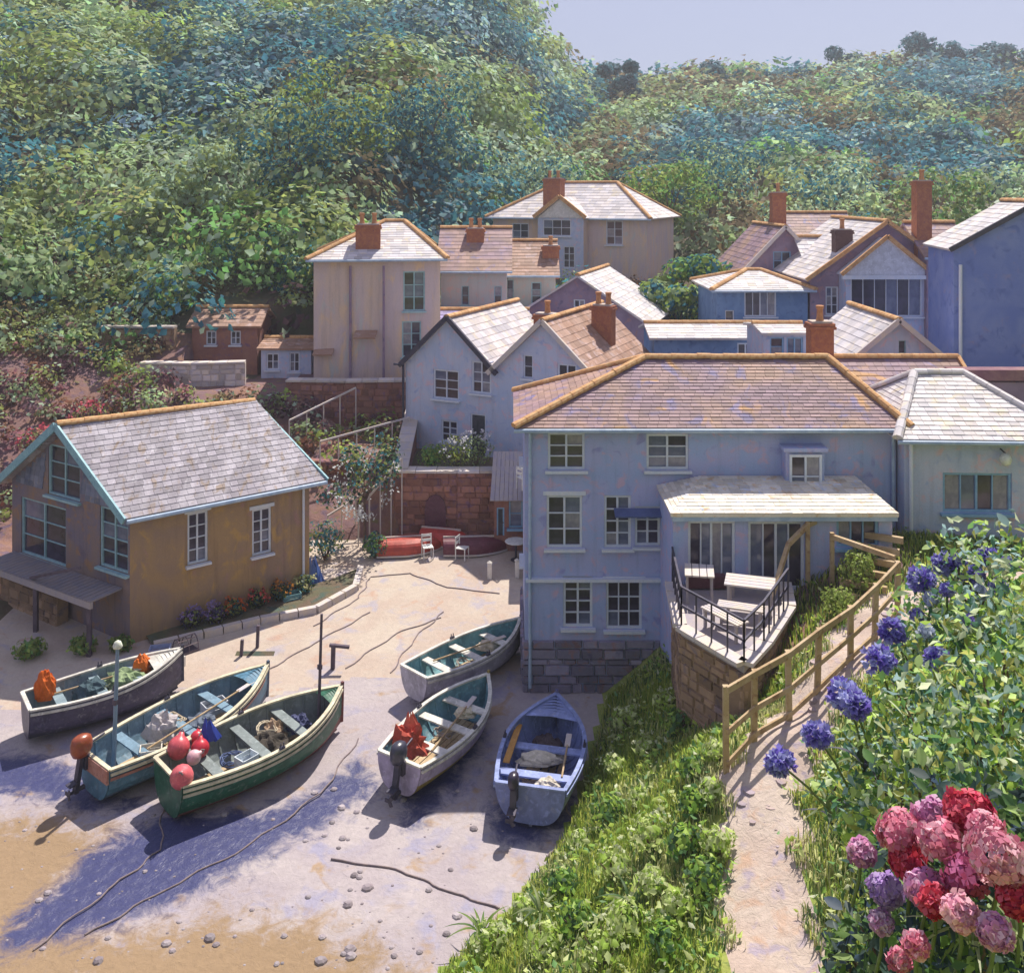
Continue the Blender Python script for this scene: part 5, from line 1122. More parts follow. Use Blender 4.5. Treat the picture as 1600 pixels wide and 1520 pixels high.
# blue covered stand by the cottage corner, white marker posts on the slip
cv = cone_fold((gx(490, 34.6), 34.6, hz(gx(490, 34.6), 34.6)), .8, 1.1, None, ''); top('cover', cv, paint('mid_blue_cover', (.08, .16, .46), .7), 'pointed blue cover standing at the far corner of the cottage', 'cover')
for px, py, Y, h in ((765, 905, 34.9, .55), (808, 905, 35.0, .6)):
    mb = MB(); x = gx(px, Y); mb.box((x, Y, hz(x, Y) + h / 2), (.16, .16, h)); mb.lathe((x, Y, hz(x, Y) + h), [(.1, 0), (.1, .03), (.02, .09)], 8)
    top('bollard', mb, paint('white_post', (.66, .62, .56)), 'short white post on the slipway ' + ('nearest the house wall' if px > 800 else 'further from the house wall'), 'bollard', 'white posts on the slipway')
# lamp standard and mooring posts
mp = thing('mooring_post', (gx(455, 28.6), 28.6, hz(gx(455, 28.6), 28.6)), 'bent dark timber post on the slip behind the green boat', 'post'); mb = MB()
x, y = gx(520, 29), 29.; mp.location = (x, y, hz(x, y)); mb.beam((0, 0, 0), (.02, 0, .75), .12, .12); mb.build('post', M['dark_wood'], mp, local=True); mb = MB(); mb.beam((-.1, 0, .72), (.5, 0, .66), .1, .08); mb.build('arm', M['dark_wood'], mp, local=True)
for px, Y, h, lb in ((377, 29.8, .5, 'short dark stake behind the teal boat, left of the pair'), (402, 30.2, .7, 'short dark stake at the bow of the teal boat')):
    mb = MB(); x = gx(px, Y); mb.beam((x, Y, hz(x, Y)), (x + .03, Y, hz(x, Y) + h), .09, .09); top('stake', mb, M['dark_wood'], lb, 'stake', 'stakes on the slip')
def rope(pts, label, r=.022):
    q = []
    pts = [Vector((gx(px, 14.7 * F / (py - 300)), 14.7 * F / (py - 300), 0)) for px, py in pts]
    q = []
    for i in range(len(pts) - 1):
        for k in range(8):
            t_ = k / 8; p_ = pts[i].lerp(pts[i + 1], t_); p_.x += .06 * math.sin(i * 3 + k * 1.3); p_.z = max(hz(p_.x, p_.y), 0) + r * .8; q.append(p_)
    mb = MB(); mb.tube(q, r, 6); top('rope', mb, M['rope'], label, 'rope', 'mooring ropes on the ground')
rope([(490, 1000), (560, 960), (580, 930), (640, 925), (700, 945), (790, 955)], 'dark rope curling across the top of the slipway', .02)
rope([(540, 1060), (620, 1010), (700, 985)], 'dark rope running up the slip behind the green boat', .02)
rope([(420, 1060), (500, 1020), (590, 975)], 'dark rope from the teal boat up to the kerb', .02)
rope([(610, 1065), (650, 1015), (700, 975)], 'dark rope beside the turquoise rowing boat', .02)
rope([(560, 1160), (500, 1240), (380, 1330), (240, 1400), (120, 1470)], 'long rope trailing down the sand from the green boat', .018)
rope([(255, 1250), (250, 1330), (170, 1390), (30, 1500)], 'long rope trailing down the sand from the teal boat', .018)
rope([(880, 1240), (900, 1300), (850, 1345)], 'short rope trailing from the lavender boat', .02)
rope([(780, 1420), (700, 1395), (620, 1360), (500, 1340)], 'ochre weed covered rope lying across the open sand', .022)
for i in range(170):      # stones scattered on the sand
    px, py = R.uniform(0, 900), R.uniform(1230, 1515)
    if px > 740 - (py - 1230) * .1 and py > 1300: px -= 200
    Y = 14.7 * F / (py - 300); x = gx(px, Y); s_ = .025 + .1 * R.random() ** 3; mb = MB()
    v = []
    for zz, rr in ((0, 1.), (.5, .9), (.85, .5)):
        for k in range(7): a = k * .9; v.append((x + s_ * rr * math.cos(a) * R.uniform(.8, 1.3), Y + s_ * rr * math.sin(a), zz * s_ * .8 + hz(x, Y) - .01))
    mb.add(v, [tuple(range(14, 21))] + [(r_ * 7 + k, r_ * 7 + (k + 1) % 7, (r_ + 1) * 7 + (k + 1) % 7, (r_ + 1) * 7 + k) for r_ in (0, 1) for k in range(7)])
    if i == 0: STG = []
    STG.append(mb)
al = MB()
for m_ in STG: al.add(m_.v, m_.f, R.uniform(.7, 1.3))
q = al.build('pebbles', mat('beach_pebbles', [(.34, .30, .32), (.24, .20, .22)], 3, .8, .4, tint=True)); tag(q, 'small stones scattered over the sand', kind='stuff')
# ------------------------------------------------------------------ foliage
def rnd_unit(n):
    v = NR.normal(size=(n, 3)); return v / np.linalg.norm(v, axis=1, keepdims=True)
def cards(name, pts, size, hue, m, parent=None, flat=.0, asp=.55, up=None, loc=None, fold=.12, nrm=None, nj=.55):
    """leaf-shaped folded faces: base, two sides, tip; hue = pigment of each leaf"""
    n = len(pts); a = rnd_unit(n)
    if up is not None: a = a * (1 - flat) + np.asarray(up) * flat; a /= np.linalg.norm(a, axis=1, keepdims=True)
    if nrm is not None:      # blades lie roughly in the crown's surface, so that light models the crown
        nn = np.asarray(nrm) + NR.normal(size=(n, 3)) * nj * .6; nn /= np.linalg.norm(nn, axis=1, keepdims=True) + 1e-9
        a = np.cross(nn, a); a /= np.linalg.norm(a, axis=1, keepdims=True) + 1e-9; rr0 = nn
    else: rr0 = rnd_unit(n)
    b = np.cross(a, rr0); b /= np.linalg.norm(b, axis=1, keepdims=True) + 1e-9; c = np.cross(a, b)
    s = np.asarray(size).reshape(-1, 1)
    off = np.zeros(3) if loc is None else np.asarray(loc)
    P0 = pts - off; L = a * s; W_ = b * s * asp / 2; Fd = c * s * fold
    v = np.stack([P0 - L * .5, P0 - L * .12 + W_ + Fd, P0 + L * .5, P0 - L * .12 - W_ + Fd], 1).reshape(-1, 3)
    i = np.arange(n) * 4; f = np.stack([i, i + 1, i + 2, i, i + 2, i + 3], 1).reshape(-1)
    me = bpy.data.meshes.new(name); me.vertices.add(n * 4); me.vertices.foreach_set('co', v.ravel().astype('f'))
    me.loops.add(n * 6); me.loops.foreach_set('vertex_index', f.astype('i')); me.polygons.add(n * 2)
    me.polygons.foreach_set('loop_start', np.arange(0, n * 6, 3, dtype='i')); me.polygons.foreach_set('loop_total', np.full(n * 2, 3, 'i'))
    ca = me.color_attributes.new('hue', 'FLOAT_COLOR', 'POINT'); h4 = np.c_[np.clip(hue, 0, 1), np.ones(n)]
    ca.data.foreach_set('color', np.repeat(h4, 4, 0).ravel().astype('f')); me.update()
    o = link_mesh(name, me, m, parent)
    if loc is not None and parent is None: o.location = loc
    return o
TEAL = (0.061, 0.208, 0.260); DEEP = (0.046, 0.144, 0.168); SAGE = (0.350, 0.456, 0.235); OLIVE = (0.289, 0.344, 0.109); OCHRE = (0.205, 0.160, 0.084); MINT = (0.426, 0.560, 0.403); GREEN = (0.167, 0.336, 0.101); PLUM = (0.129, 0.072, 0.084); RUST = (0.167, 0.080, 0.050); STEEL = (0.213, 0.336, 0.386); LIME = (0.319, 0.432, 0.101)
def woods(name, label, cx, cy, n_b, pal, seed, rr=(1.6, 5.2), dens=30, csz=lambda Y: .0052 * Y + .18, keep=None):
    rg = np.random.default_rng(seed); pts = []; hs = []; szs = []; ns = []
    X = rg.uniform(*cx, n_b); Y = cy[0] + (cy[1] - cy[0]) * rg.random(n_b) ** .85
    k = np.abs(X - 0) < Y * .62; X, Y = X[k], Y[k]
    if keep is not None: q = keep(X, Y); X, Y = X[q], Y[q]
    Z = height(X, Y)
    for x, y, z in zip(X, Y, Z):
        r = rg.uniform(*rr) * (.55 + y / 150); s = csz(y); cov = (r * r * 6.3) / (s * s) * .55; n = int(min(max(cov, 30), 900) * dens / 26)
        d = rg.normal(size=(n, 3)); d /= np.linalg.norm(d, axis=1, keepdims=True); d[:, 2] = np.abs(d[:, 2]) * 1. - .12
        lum = 1 + .22 * np.sin(d[:, 0] * 4 + x) * np.sin(d[:, 1] * 4.4 + y) + .14 * np.sin(d[:, 2] * 9 + x)
        rad = r * lum * (1 - .32 * rg.random(n) ** 2)
        p = np.c_[x + d[:, 0] * rad, y + d[:, 1] * rad, z + r * .25 + d[:, 2] * rad * .95]
        pk = pal(x, y, rg); h = np.array(pk)[None, :] * (rg.uniform(.75, 1.3, (n, 1))) * rg.uniform(.72, 1.42) * (1 + rg.normal(size=(n, 3)) * .06)
        sw = rg.random(n) < .10; h[sw] = np.array(MINT)[None, :] * rg.uniform(.7, 1.3, (sw.sum(), 1))
        pts.append(p); ns.append(d + np.array([0, 0, .35])); hs.append(h); szs.append(s * rg.uniform(.6, 1.5, n))
    o = cards(name, np.concatenate(pts), np.concatenate(szs), np.concatenate(hs), M['leaf_far'], asp=.75, nrm=np.concatenate(ns))
    return tag(o, label, kind='stuff')
def pick(rg, *opts):
    w_ = np.array([o[1] for o in opts], float); return opts[rg.choice(len(opts), p=w_ / w_.sum())][0]
def lf(x, y, s, o): return math.sin(x * s + o) * math.sin(y * s * .8 + o * 1.7) + .5 * math.sin(x * s * 2.3 - y * s * 1.1 + o)
def pal_left(x, y, rg):
    v = lf(x, y, .12, 1.)
    if y < 58: return pick(rg, (SAGE, 3), (OLIVE, 3), (GREEN, 2), (PLUM, 1.2), (TEAL, 1), (OCHRE, 1))
    if v > .3: return pick(rg, (TEAL, 4), (DEEP, 2), (STEEL, 1))
    if v < -.35: return pick(rg, (SAGE, 4), (MINT, 2), (LIME, .6), (OLIVE, 2))
    return pick(rg, (SAGE, 3), (TEAL, 2), (OLIVE, 2), (STEEL, 1), (OCHRE, .5), (GREEN, 1), (MINT, 1.2), (LIME, .5))
def pal_right(x, y, rg):
    v = lf(x, y, .08, 2.)
    if v > .4: return pick(rg, (TEAL, 3), (DEEP, 1), (STEEL, 1))
    if v < -.3: return pick(rg, (OCHRE, 3.2), (SAGE, 2), (OLIVE, 1.6), (LIME, .3))
    return pick(rg, (SAGE, 2), (TEAL, 2), (OCHRE, 2), (GREEN, 1), (MINT, .5))
def off_houses(X, Y):
    ok = ~((X > -11) & (X < 3) & (Y > 45.5) & (Y < 60)); ok &= ~((X > -3) & (X < 14) & (Y > 65) & (Y < 76.5)); ok &= ~((X > -4.4) & (X < 40) & (Y < 62)); ok &= ~((X > -13.6) & (X < -10) & (Y > 48) & (Y < 53.6)) & ~((X > -17.9) & (X < -13) & (Y > 49) & (Y < 55))
    ok &= ~((X > 8) & (X < 30) & (Y < 68)); ok &= ~((X > -45) & (X < 0) & (Y < 50 + .25 * np.clip(-X - 14, 0, 30) - 6 * (X < -24))); return ok
leftside = lambda X, Y: off_houses(X, Y) & (X < np.interp(Y, [46, 90, 120, 190], [-6, -2, 4, 12]))
rightside = lambda X, Y: off_houses(X, Y) & (X >= np.interp(Y, [46, 90, 120, 190], [-6, -2, 4, 12]))
woods('wooded_slope', 'dense sage and teal woodland covering the steep left side of the valley', (-95, 26), (38.6, 190), 3000, pal_left, 3, keep=leftside)
woods('far_woodland', 'ochre and blue green woodland on the far ridge behind the houses', (-6, 150), (60, 206), 2200, pal_right, 5, rr=(1.6, 3.6), keep=rightside)
# scrub on the low terraces behind the cottage
def pal_scrub(x, y, rg): return pick(rg, (PLUM, 3), (RUST, 2), (OLIVE, 2.5), (LIME, .8), (SAGE, .8), ((.30, .14, .16), 1.2), (OCHRE, 1))
woods('terrace_scrub', 'purple brown and olive scrub on the terraces behind the cottage', (-30, -4.6), (38.4, 51), 330, pal_scrub, 8, rr=(.5, 1.1), csz=lambda Y: .2,
      keep=lambda X, Y: ~((X > -11.2) & (Y > 45.8)) & ~((X > -10) & (Y < 39.6)) & ~((X < -11) & (X > -17) & (Y > 46)))
woods('terrace_scrub', 'sage and olive scrub round the sheds left of the tall tan house', (-34, -9.5), (48, 62), 520, pal_left, 12, rr=(.7, 1.5), csz=lambda Y: .26,
      keep=lambda X, Y: ~((X > -11.2) & (Y < 60)) & ~((X > -13.8) & (X < -10) & (Y > 47.2) & (Y < 53.8)) & ~((X > -19) & (X < -12.8) & (Y > 48) & (Y < 55.2)))
# single plants
def shrub(name, x, y, r, cols, label, cat='shrub', h=1., n=500, s=.12, blossoms=None, z=None, group=None, stem=True, m=None):
    z = hz(x, y) if z is None else z; t = thing(name, (x, y, z), label, cat, group)
    d = rnd_unit(n); d[:, 2] = d[:, 2] * .9; rad = r * (1 + .2 * np.sin(d[:, 0] * 5 + x) * np.sin(d[:, 1] * 5)) * (1 - .6 * NR.random(n) ** 1.7)
    p = np.c_[x + d[:, 0] * rad, y + d[:, 1] * rad, z + r * h + d[:, 2] * rad * h]; p[:, 2] = np.maximum(p[:, 2], z + .02)
    ci = NR.integers(0, len(cols), n); hue = np.array(cols)[ci] * NR.uniform(.65, 1.4, (n, 1))
    base = np.array([x, y, z]); o = cards('foliage', p - base, s * NR.uniform(.6, 1.4, n), hue, m or M['leaf'], t, asp=.6, nrm=d)
    if stem:
        mb = MB()
        for k in range(5): a = k * 1.26 + x; mb.tube([(0, 0, -.05), (r * .3 * math.cos(a), r * .3 * math.sin(a), r * h * .7), (r * .7 * math.cos(a), r * .7 * math.sin(a), r * h * 1.3)], [.035 * r + .01, .02, .008], 5)
        mb.build('stem', M['bark'], t, local=True)
    if blossoms:
        col, nb, bs = blossoms; d = rnd_unit(nb); d[:, 2] = np.abs(d[:, 2]); q = np.c_[d[:, 0] * r, d[:, 1] * r, r * h + d[:, 2] * r * h]; q = np.repeat(q, 7, 0) + NR.normal(size=(nb * 7, 3)) * bs * .5
        cards('blossom', q, bs * NR.uniform(.6, 1.2, nb * 7), np.array(col)[None] * NR.uniform(.8, 1.2, (nb * 7, 1)), M['petal'], t, asp=.9)
    return t
def tree(x, y, h, r, cols, label, group=None, n=1500, s=.6, trunk=.25, gap=.45, lean=0.):
    z = hz(x, y); t = thing('tree', (x, y, z), label, 'tree', group)
    mb = MB(); top_ = Vector((lean, 0, h - r)); mb.tube([(0, 0, -.3), (lean * .4, 0, h * .3), top_], [trunk, trunk * .75, trunk * .4], 8)
    cl = []
    for k in range(9):
        a = k * 2.4; rr = r * (.35 + .5 * R.random()); c = Vector((lean + rr * math.cos(a), rr * math.sin(a), h - r + (R.random() * 1.3 - .3) * r)); cl.append(c)
        mb.tube([top_ * .7, (top_ + c) / 2, c], [trunk * .35, trunk * .2, trunk * .08], 5)
    mb.build('trunk', M['bark'], t, local=True)
    ps = []; dn = []
    for c in cl:
        k = n // len(cl); d = rnd_unit(k); dn.append(d + np.array([0, 0, .3])); ps.append(np.array(c)[None] + d * r * gap * (1 - .5 * NR.random((k, 1)) ** 2) * np.array([1, 1, .75]))
    ps = np.concatenate(ps); hue = np.array(cols)[NR.integers(0, len(cols), len(ps))] * NR.uniform(.6, 1.4, (len(ps), 1))
    cards('crown', ps, s * NR.uniform(.6, 1.3, len(ps)), hue, M['leaf_far'], t, asp=.7, nrm=np.concatenate(dn)); return t
G = 'trees standing on the far ridge'
for px, Y, h, r, lab in ((966, 170, 9, 3.4, 'lone small tree on the skyline in the dip between the slopes'), (1090, 185, 8, 5, 'round dark tree on the ridge right of the lone tree'), (1325, 200, 7, 5, 'low broad tree in the middle of the far ridge'),
                          (1420, 198, 9, 5.5, 'tallest spreading tree on the far ridge'), (1475, 200, 8, 5, 'rounded tree just right of the tallest ridge tree'), (1545, 200, 8, 5, 'dark tree on the ridge near the right edge'), (1600, 196, 8, 5, 'dark tree at the extreme right of the ridge'), (1235, 202, 6, 4, 'small low tree left of the middle of the ridge')):
    tree(gx(px, Y), Y, h, r, [TEAL, (.05, .11, .13), DEEP, STEEL], lab, G, n=1500, s=1.0, trunk=.4)
for px, Y, h, r, cols, lab in ((840, 84, 8, 4.2, [SAGE, MINT, TEAL], 'pale sage tree rising behind the hill-top house'), (1045, 80, 7, 3.6, [GREEN, LIME, OLIVE], 'bright green tree right of the hill-top house'), (1110, 88, 8, 4.5, [TEAL, SAGE], 'blue green tree between the hill-top house and the cluster'),
                           (1010, 60, 3.4, 2.2, [LIME, OLIVE, SAGE], 'round yellow green tree below the hill-top house'), (1060, 57, 3.5, 2.3, [SAGE, LIME, TEAL], 'sage bushy tree above the long low store'), (1110, 60, 4.5, 2.4, [LIME, GREEN, TEAL], 'light green tree left of the blue bay house'),
                           (1290, 75, 8, 4.5, [SAGE, MINT, TEAL], 'mint tree behind the right hand chimneys'), (1480, 70, 8, 4, [SAGE, GREEN, OLIVE], 'sage tree behind the deep blue house'), (300, 62, 6, 3, [SAGE, MINT, OLIVE], 'sage tree at the foot of the left slope'), (455, 64, 8, 3.6, [TEAL, DEEP, OLIVE], 'dark teal tree left of the tall tan house'),
                           (520, 70, 9, 4, [OLIVE, LIME, TEAL], 'yellow green tree behind the tall tan house'), (660, 76, 9, 4.2, [TEAL, DEEP, SAGE], 'dark tree behind the ridge of the tan house')):
    tree(gx(px, Y), Y, h, r, cols, lab, 'trees among the houses', n=1800, s=.42, trunk=.2)
# shrubs about the houses
shrub('shrub', gx(1035, 52), 50, 1.6, [LIME, OLIVE, SAGE], 'round lime green shrub left of the long low store', s=.2)
shrub('shrub', gx(900, 66), 65, 1.5, [LIME, OLIVE], 'lime shrub before the hill-top house door', s=.2); shrub('shrub', gx(985, 66), 64.5, 1.3, [(.30, .13, .05), RUST], 'rust coloured shrub at the corner of the hill-top house', s=.2)
shrub('shrub', gx(712, 39.5), 39.4, .75, [LIME, (.3, .32, .08)], 'yellow green shrub on the terrace left of the door', s=.12, blossoms=((.7, .7, .72), 14, .1)); shrub('shrub', gx(742, 39.6), 39.5, .8, [(.16, .2, .12), SAGE, LIME], 'sage shrub with white blossom under the dark door', s=.12, blossoms=((.72, .7, .74), 26, .1)); shrub('shrub', gx(675, 39.6), 39.5, .55, [LIME, GREEN], 'small lime shrub at the left end of the terrace', s=.12)
wt = tree(gx(570, 37.6), 37.6, 3.9, 1.5, [(.07, .12, .07), OLIVE, TEAL, (.04, .07, .05)], 'dark slender tree dotted with white blossom behind the cottage', None, n=900, s=.17, trunk=.07)
q = rnd_unit(60) * 1.3 + np.array([0, 0, 2.5]); q = np.repeat(q, 6, 0) + NR.normal(size=(360, 3)) * .09; cards('blossom', q, .12 * NR.uniform(.6, 1.3, 360), np.array([[.72, .76, .78]]) * NR.uniform(.8, 1.1, (360, 1)), M['petal'], wt, asp=.9)
for x_, y_, r_, lab in ((-11.9, 55.3, 1.5, 'dense green shrub against the left side of the tall tan house'), (-13.3, 57.2, 1.9, 'large sage shrub behind the long brown roofed shed'), (-16.3, 57, 1.9, 'olive shrub behind the left end of the long shed'), (-18.8, 53, 1.4, 'olive shrub at the left end of the long shed'), (-14., 62.5, 2.6, 'tall teal shrub rising behind the long shed')): shrub('shrub', x_, y_, r_, [SAGE, OLIVE, GREEN, TEAL], lab, s=.3, n=900, group='shrubs round the long shed')
shrub('shrub', gx(508, 36.4), 36.4, .8, [DEEP, OLIVE, TEAL], 'dark shrub at the far end of the cottage', s=.14)
shrub('shrub', gx(585, 36.6), 36.6, .5, [DEEP, GREEN], 'small dark shrub at the foot of the white flowered tree', s=.12)
for px, Y, c, lab in ((365, 32.0, (.62, .16, .05), 'orange flowered plant nearest the near end of the kerb bed'), (402, 32.6, (.60, .12, .10), 'red and orange flowered plant in the middle of the kerb bed'), (438, 33.1, (.56, .24, .05), 'amber flowered plant beside the teal crate'), (300, 31.3, (.34, .26, .50), 'violet leaved plant arching below the near cottage window'), (338, 31.6, (.32, .24, .46), 'violet plant right of the near cottage window'), (475, 33.7, (.6, .58, .3), 'dark plant with pale flowers at the end of the kerb bed')):
    shrub('flowering_plant', gx(px, Y), Y, .36, [(.07, .10, .04), OLIVE, DEEP] if c[0] > .4 else [(.16, .12, .26), (.10, .10, .18), OLIVE], lab, 'plant', s=.12, n=260, blossoms=(c, 12, .1), stem=True, group='plants in the kerb bed')
for px, Y, r in ((45, 29.6, .5), (130, 29.9, .45), (190, 30.0, .4)): shrub('grass_clump', gx(px, Y), Y, r, [GREEN, LIME, OLIVE], {45: 'green clump at the extreme left below the platform', 130: 'green clump between the platform posts', 190: 'green clump at the foot of the cottage corner'}[px], 'plant', s=.16, n=260, h=.6, group='green clumps under the platform')
for px, Y, r, lab in ((140, 43, .8, 'pink flowering shrub highest on the slope behind the cottage'), (175, 42, .7, 'pink flowering shrub just above the cottage ridge'), (60, 41.5, .8, 'pink flowering shrub above the left end of the cottage')): shrub('flowering_shrub', gx(px, Y), Y, r, [PLUM, OLIVE, RUST], lab, 'shrub', s=.16, blossoms=((.62, .12, .16), 16, .14), group='pink flowering shrubs behind the cottage', z=hz(gx(px, Y), Y) + .3)
shrub('shrub', gx(1335, 24.6), 24.4, .5, [LIME, OLIVE, (.2, .24, .05)], 'lime green shrub on the red bank between fence and steps', s=.12); shrub('shrub', gx(1305, 23.6), 23.4, .42, [LIME, (.26, .32, .08)], 'small lime shrub close behind the fence', s=.1)
shrub('shrub', gx(1345, 25.2), 25.0, .4, [LIME, OLIVE], 'lime shrub under the upper handrail', s=.1)
# ------------------------------------------------------------------ the grassy bank in front
def blades(name, X, Y, Z, Ls, hue, wd, label, m):
    n = len(X); a = NR.uniform(0, 2 * np.pi, n); d = np.c_[np.cos(a), np.sin(a), np.zeros(n)]; sd_ = np.c_[-np.sin(a), np.cos(a), np.zeros(n)]
    b = np.c_[X, Y, Z]; bend = NR.uniform(.15, .9, n)[:, None]; L = Ls[:, None]; up = np.array([[0, 0, 1.]]); w_ = (wd * NR.uniform(.6, 1.3, n))[:, None]
    p1 = b + up * L * .55 + d * L * .15 * bend; p2 = b + up * L * (1 - .35 * bend) + d * L * .6 * bend
    v = np.stack([b - sd_ * w_, b + sd_ * w_, p1 + sd_ * w_ * .8, p1 - sd_ * w_ * .8, p2], 1).reshape(-1, 3); i = np.arange(n) * 5
    f = np.stack([i, i + 1, i + 2, i, i + 2, i + 3, i + 3, i + 2, i + 4], 1).reshape(-1)
    me = bpy.data.meshes.new(name); me.vertices.add(n * 5); me.vertices.foreach_set('co', v.ravel().astype('f')); me.loops.add(n * 9); me.loops.foreach_set('vertex_index', f.astype('i'))
    me.polygons.add(n * 3); me.polygons.foreach_set('loop_start', np.arange(0, n * 9, 3, dtype='i')); me.polygons.foreach_set('loop_total', np.full(n * 3, 3, 'i'))
    ca = me.color_attributes.new('hue', 'FLOAT_COLOR', 'POINT'); ca.data.foreach_set('color', np.repeat(np.c_[np.clip(hue, 0, 1), np.ones(n)], 5, 0).ravel().astype('f')); me.update()
    return tag(link_mesh(name, me, m), label, kind='stuff')
def bank_pts(n, seed, y0=12.5, y1=27.6, x0=-4.5, x1=14, clear=.62):
    rg = np.random.default_rng(seed); X = rg.uniform(x0, x1, n); Y = rg.uniform(y0, y1, n); Z = height(X, Y)
    k = (Z > zbeach(X, Y) + .03 + .12 * rg.random(n)) & (dist_path(X, Y) > clear + .22 * np.sin(X * 5 + Y * 4) + .15 * rg.random(n)) & ~((X > 4.3) & (X < 7.2) & (Y > 21.2 + np.abs(X - 5.2) * .8)) & ~((X > 5.7) & (Y > 22.2) & (X < 11) & (rg.random(n) < .75)) & (np.abs(X) < Y * .56) & ~((X > .3) & (Y > 27.2))
    return X[k], Y[k], Z[k]
X, Y, Z = bank_pts(150000, 21); n = len(X)
pc = np.array([(.36, .46, .07), (.24, .36, .06), (.48, .52, .12), (.11, .21, .07), (.56, .56, .28)])
pn = (1.1 * np.exp(-(dist_path(X, Y) / 1.3) ** 2) + np.sin(X * 1.9) * np.sin(Y * 1.6 + X * .7) + NR.normal(size=n) * .5); idx = np.clip(((pn + 1.4) / 2.8 * 5).astype(int), 0, 4)
blades('grass', X, Y, Z, NR.uniform(.10, .34, n), pc[idx] * NR.uniform(.7, 1.3, (n, 1)), .014, 'long green and yellow grass covering the bank', M['leaf'])
Xc, Yc, Zc = bank_pts(16000, 77, clear=.55); nc = len(Xc); q_ = np.sin(Xc * 2.3 + 1) * np.sin(Yc * 2.1) + NR.normal(size=nc) * .4; Xc, Yc, Zc = Xc[q_ > -.1], Yc[q_ > -.1], Zc[q_ > -.1]; nc = len(Xc)
cc = np.array([(.50, .64, .12), (.68, .74, .34), (.32, .52, .10), (.74, .78, .56), (.18, .36, .13)]); ci = NR.choice(5, nc, p=[.32, .24, .2, .08, .16])
tag(cards('ground_cover', np.c_[Xc, Yc, Zc + NR.uniform(.1, .3, nc)], NR.uniform(.09, .22, nc), cc[ci] * NR.uniform(.75, 1.25, (nc, 1)), M['leaf'], asp=.5, nrm=np.tile([[.1, -.1, 1.]], (nc, 1)), nj=.9), 'pale broad leaves of low plants spread through the bank grass', kind='stuff')
rg2 = np.random.default_rng(9); Xr = rg2.uniform(4.5, 22, 42000); Yr = rg2.uniform(5, 27.5, 42000); kr = (dist_path(Xr, Yr) > 1.0) & (Xr > 5.2 + .0 * Yr); Xr, Yr = Xr[kr], Yr[kr]; nr = len(Xr); pi_ = rg2.integers(0, 4, nr)
blades('grass', Xr, Yr, height(Xr, Yr), rg2.uniform(.14, .4, nr), pc[pi_] * rg2.uniform(.6, 1.1, (nr, 1)), .02, 'long grass on the high ground behind the flowering bushes', M['leaf'])
# broad-leaved wild plants, pale green and white, scattered on the bank
WILD = [(.38, .54, .10), (.54, .64, .24), (.20, .36, .07), (.10, .20, .09), (.66, .72, .38)]
rg = np.random.default_rng(4); cnt = 0
cand = [(1010, 1180), (960, 1210), (1060, 1150), (1080, 1215), (1000, 1260), (1085, 1270), (950, 1290), (1020, 1330), (905, 1330), (1070, 1340), (960, 1380), (880, 1400), (1020, 1400), (820, 1440), (900, 1460), (980, 1465), (1060, 1440), (770, 1490), (850, 1500), (940, 1510), (1040, 1500), (1110, 1250), (1120, 1340), (1100, 1400), (980, 1140), (1040, 1110), (1120, 1190)]
rows_ = {}
for q in cand: rows_.setdefault((q[1] - 1100) // 60, []).append(q)
rown = ['at the fence foot', 'in the second row down', 'in the third row down', 'in the middle row', 'in the row below middle', 'in the lower row', 'in the bottom row']
ordn = ['leftmost', 'second from the left', 'third from the left', 'fourth from the left', 'fifth from the left', 'sixth from the left']
i = 0
for rk in sorted(rows_):
  for k_, (px, py) in enumerate(sorted(rows_[rk])):
    i += 1; Yv = None
    for yy in np.arange(13, 28, .05):
        if gz(py, yy) <= hz(gx(px, yy), yy): Yv = yy; break
    if Yv is None: continue
    x = gx(px, Yv); r = R.uniform(.24, .46); dark = i % 3 == 0
    shrub('wild_plant', x, Yv, r, [WILD[0], WILD[2], WILD[3]] if dark else [WILD[0], WILD[1], WILD[4]], ('dark' if dark else 'pale flecked') + f' leafy plant, {ordn[k_]} {rown[min(6, rk)]} of the bank', 'plant', s=.15, n=170, h=.75, group='leafy plants on the grassy bank', blossoms=((.60, .64, .42), 4, .08) if not dark else None)
# long arching blades at the bottom of the picture
def strap_plant(px, Y, n, L, cols, label, z=None, wd=.03, rootz=None):
    x = gx(px, Y); z = hz(x, Y) if z is None else z; t = thing('strap_leaved_plant', (x, Y, z), label, 'plant', 'strap leaved plants in the foreground')
    for i in range(n):
        a = 2 * math.pi * i / n + R.uniform(-.3, .3); l = L * R.uniform(.7, 1.15); mb = MB(); pr = []
        for k in range(9):
            q = k / 8; pr.append(Vector((math.cos(a) * l * (.15 * q + .6 * q * q), math.sin(a) * l * (.15 * q + .6 * q * q), l * (1.1 * q - .75 * q * q))))
        s_ = Vector((-math.sin(a), math.cos(a), 0)); vs = []
        for k, p_ in enumerate(pr):
            w_ = wd * math.sin(math.pi * (.12 + .86 * k / 8)) ; vs += [p_ - s_ * w_, p_ + Vector((0, 0, -w_ * .35)), p_ + s_ * w_]
        mb.add(vs, [f for k in range(8) for f in ((k * 3, k * 3 + 1, k * 3 + 4, k * 3 + 3), (k * 3 + 1, k * 3 + 2, k * 3 + 5, k * 3 + 4))])
        me = mb.mesh('strap_leaf', smooth=True); ca = me.color_attributes.new('hue', 'FLOAT_COLOR', 'POINT'); c = cols[i % len(cols)]; f_ = R.uniform(.8, 1.2); ca.data.foreach_set('color', [v for _ in range(len(vs)) for v in (c[0] * f_, c[1] * f_, c[2] * f_, 1)])
        link_mesh('leaf', me, M['leaf'], t)
    return t
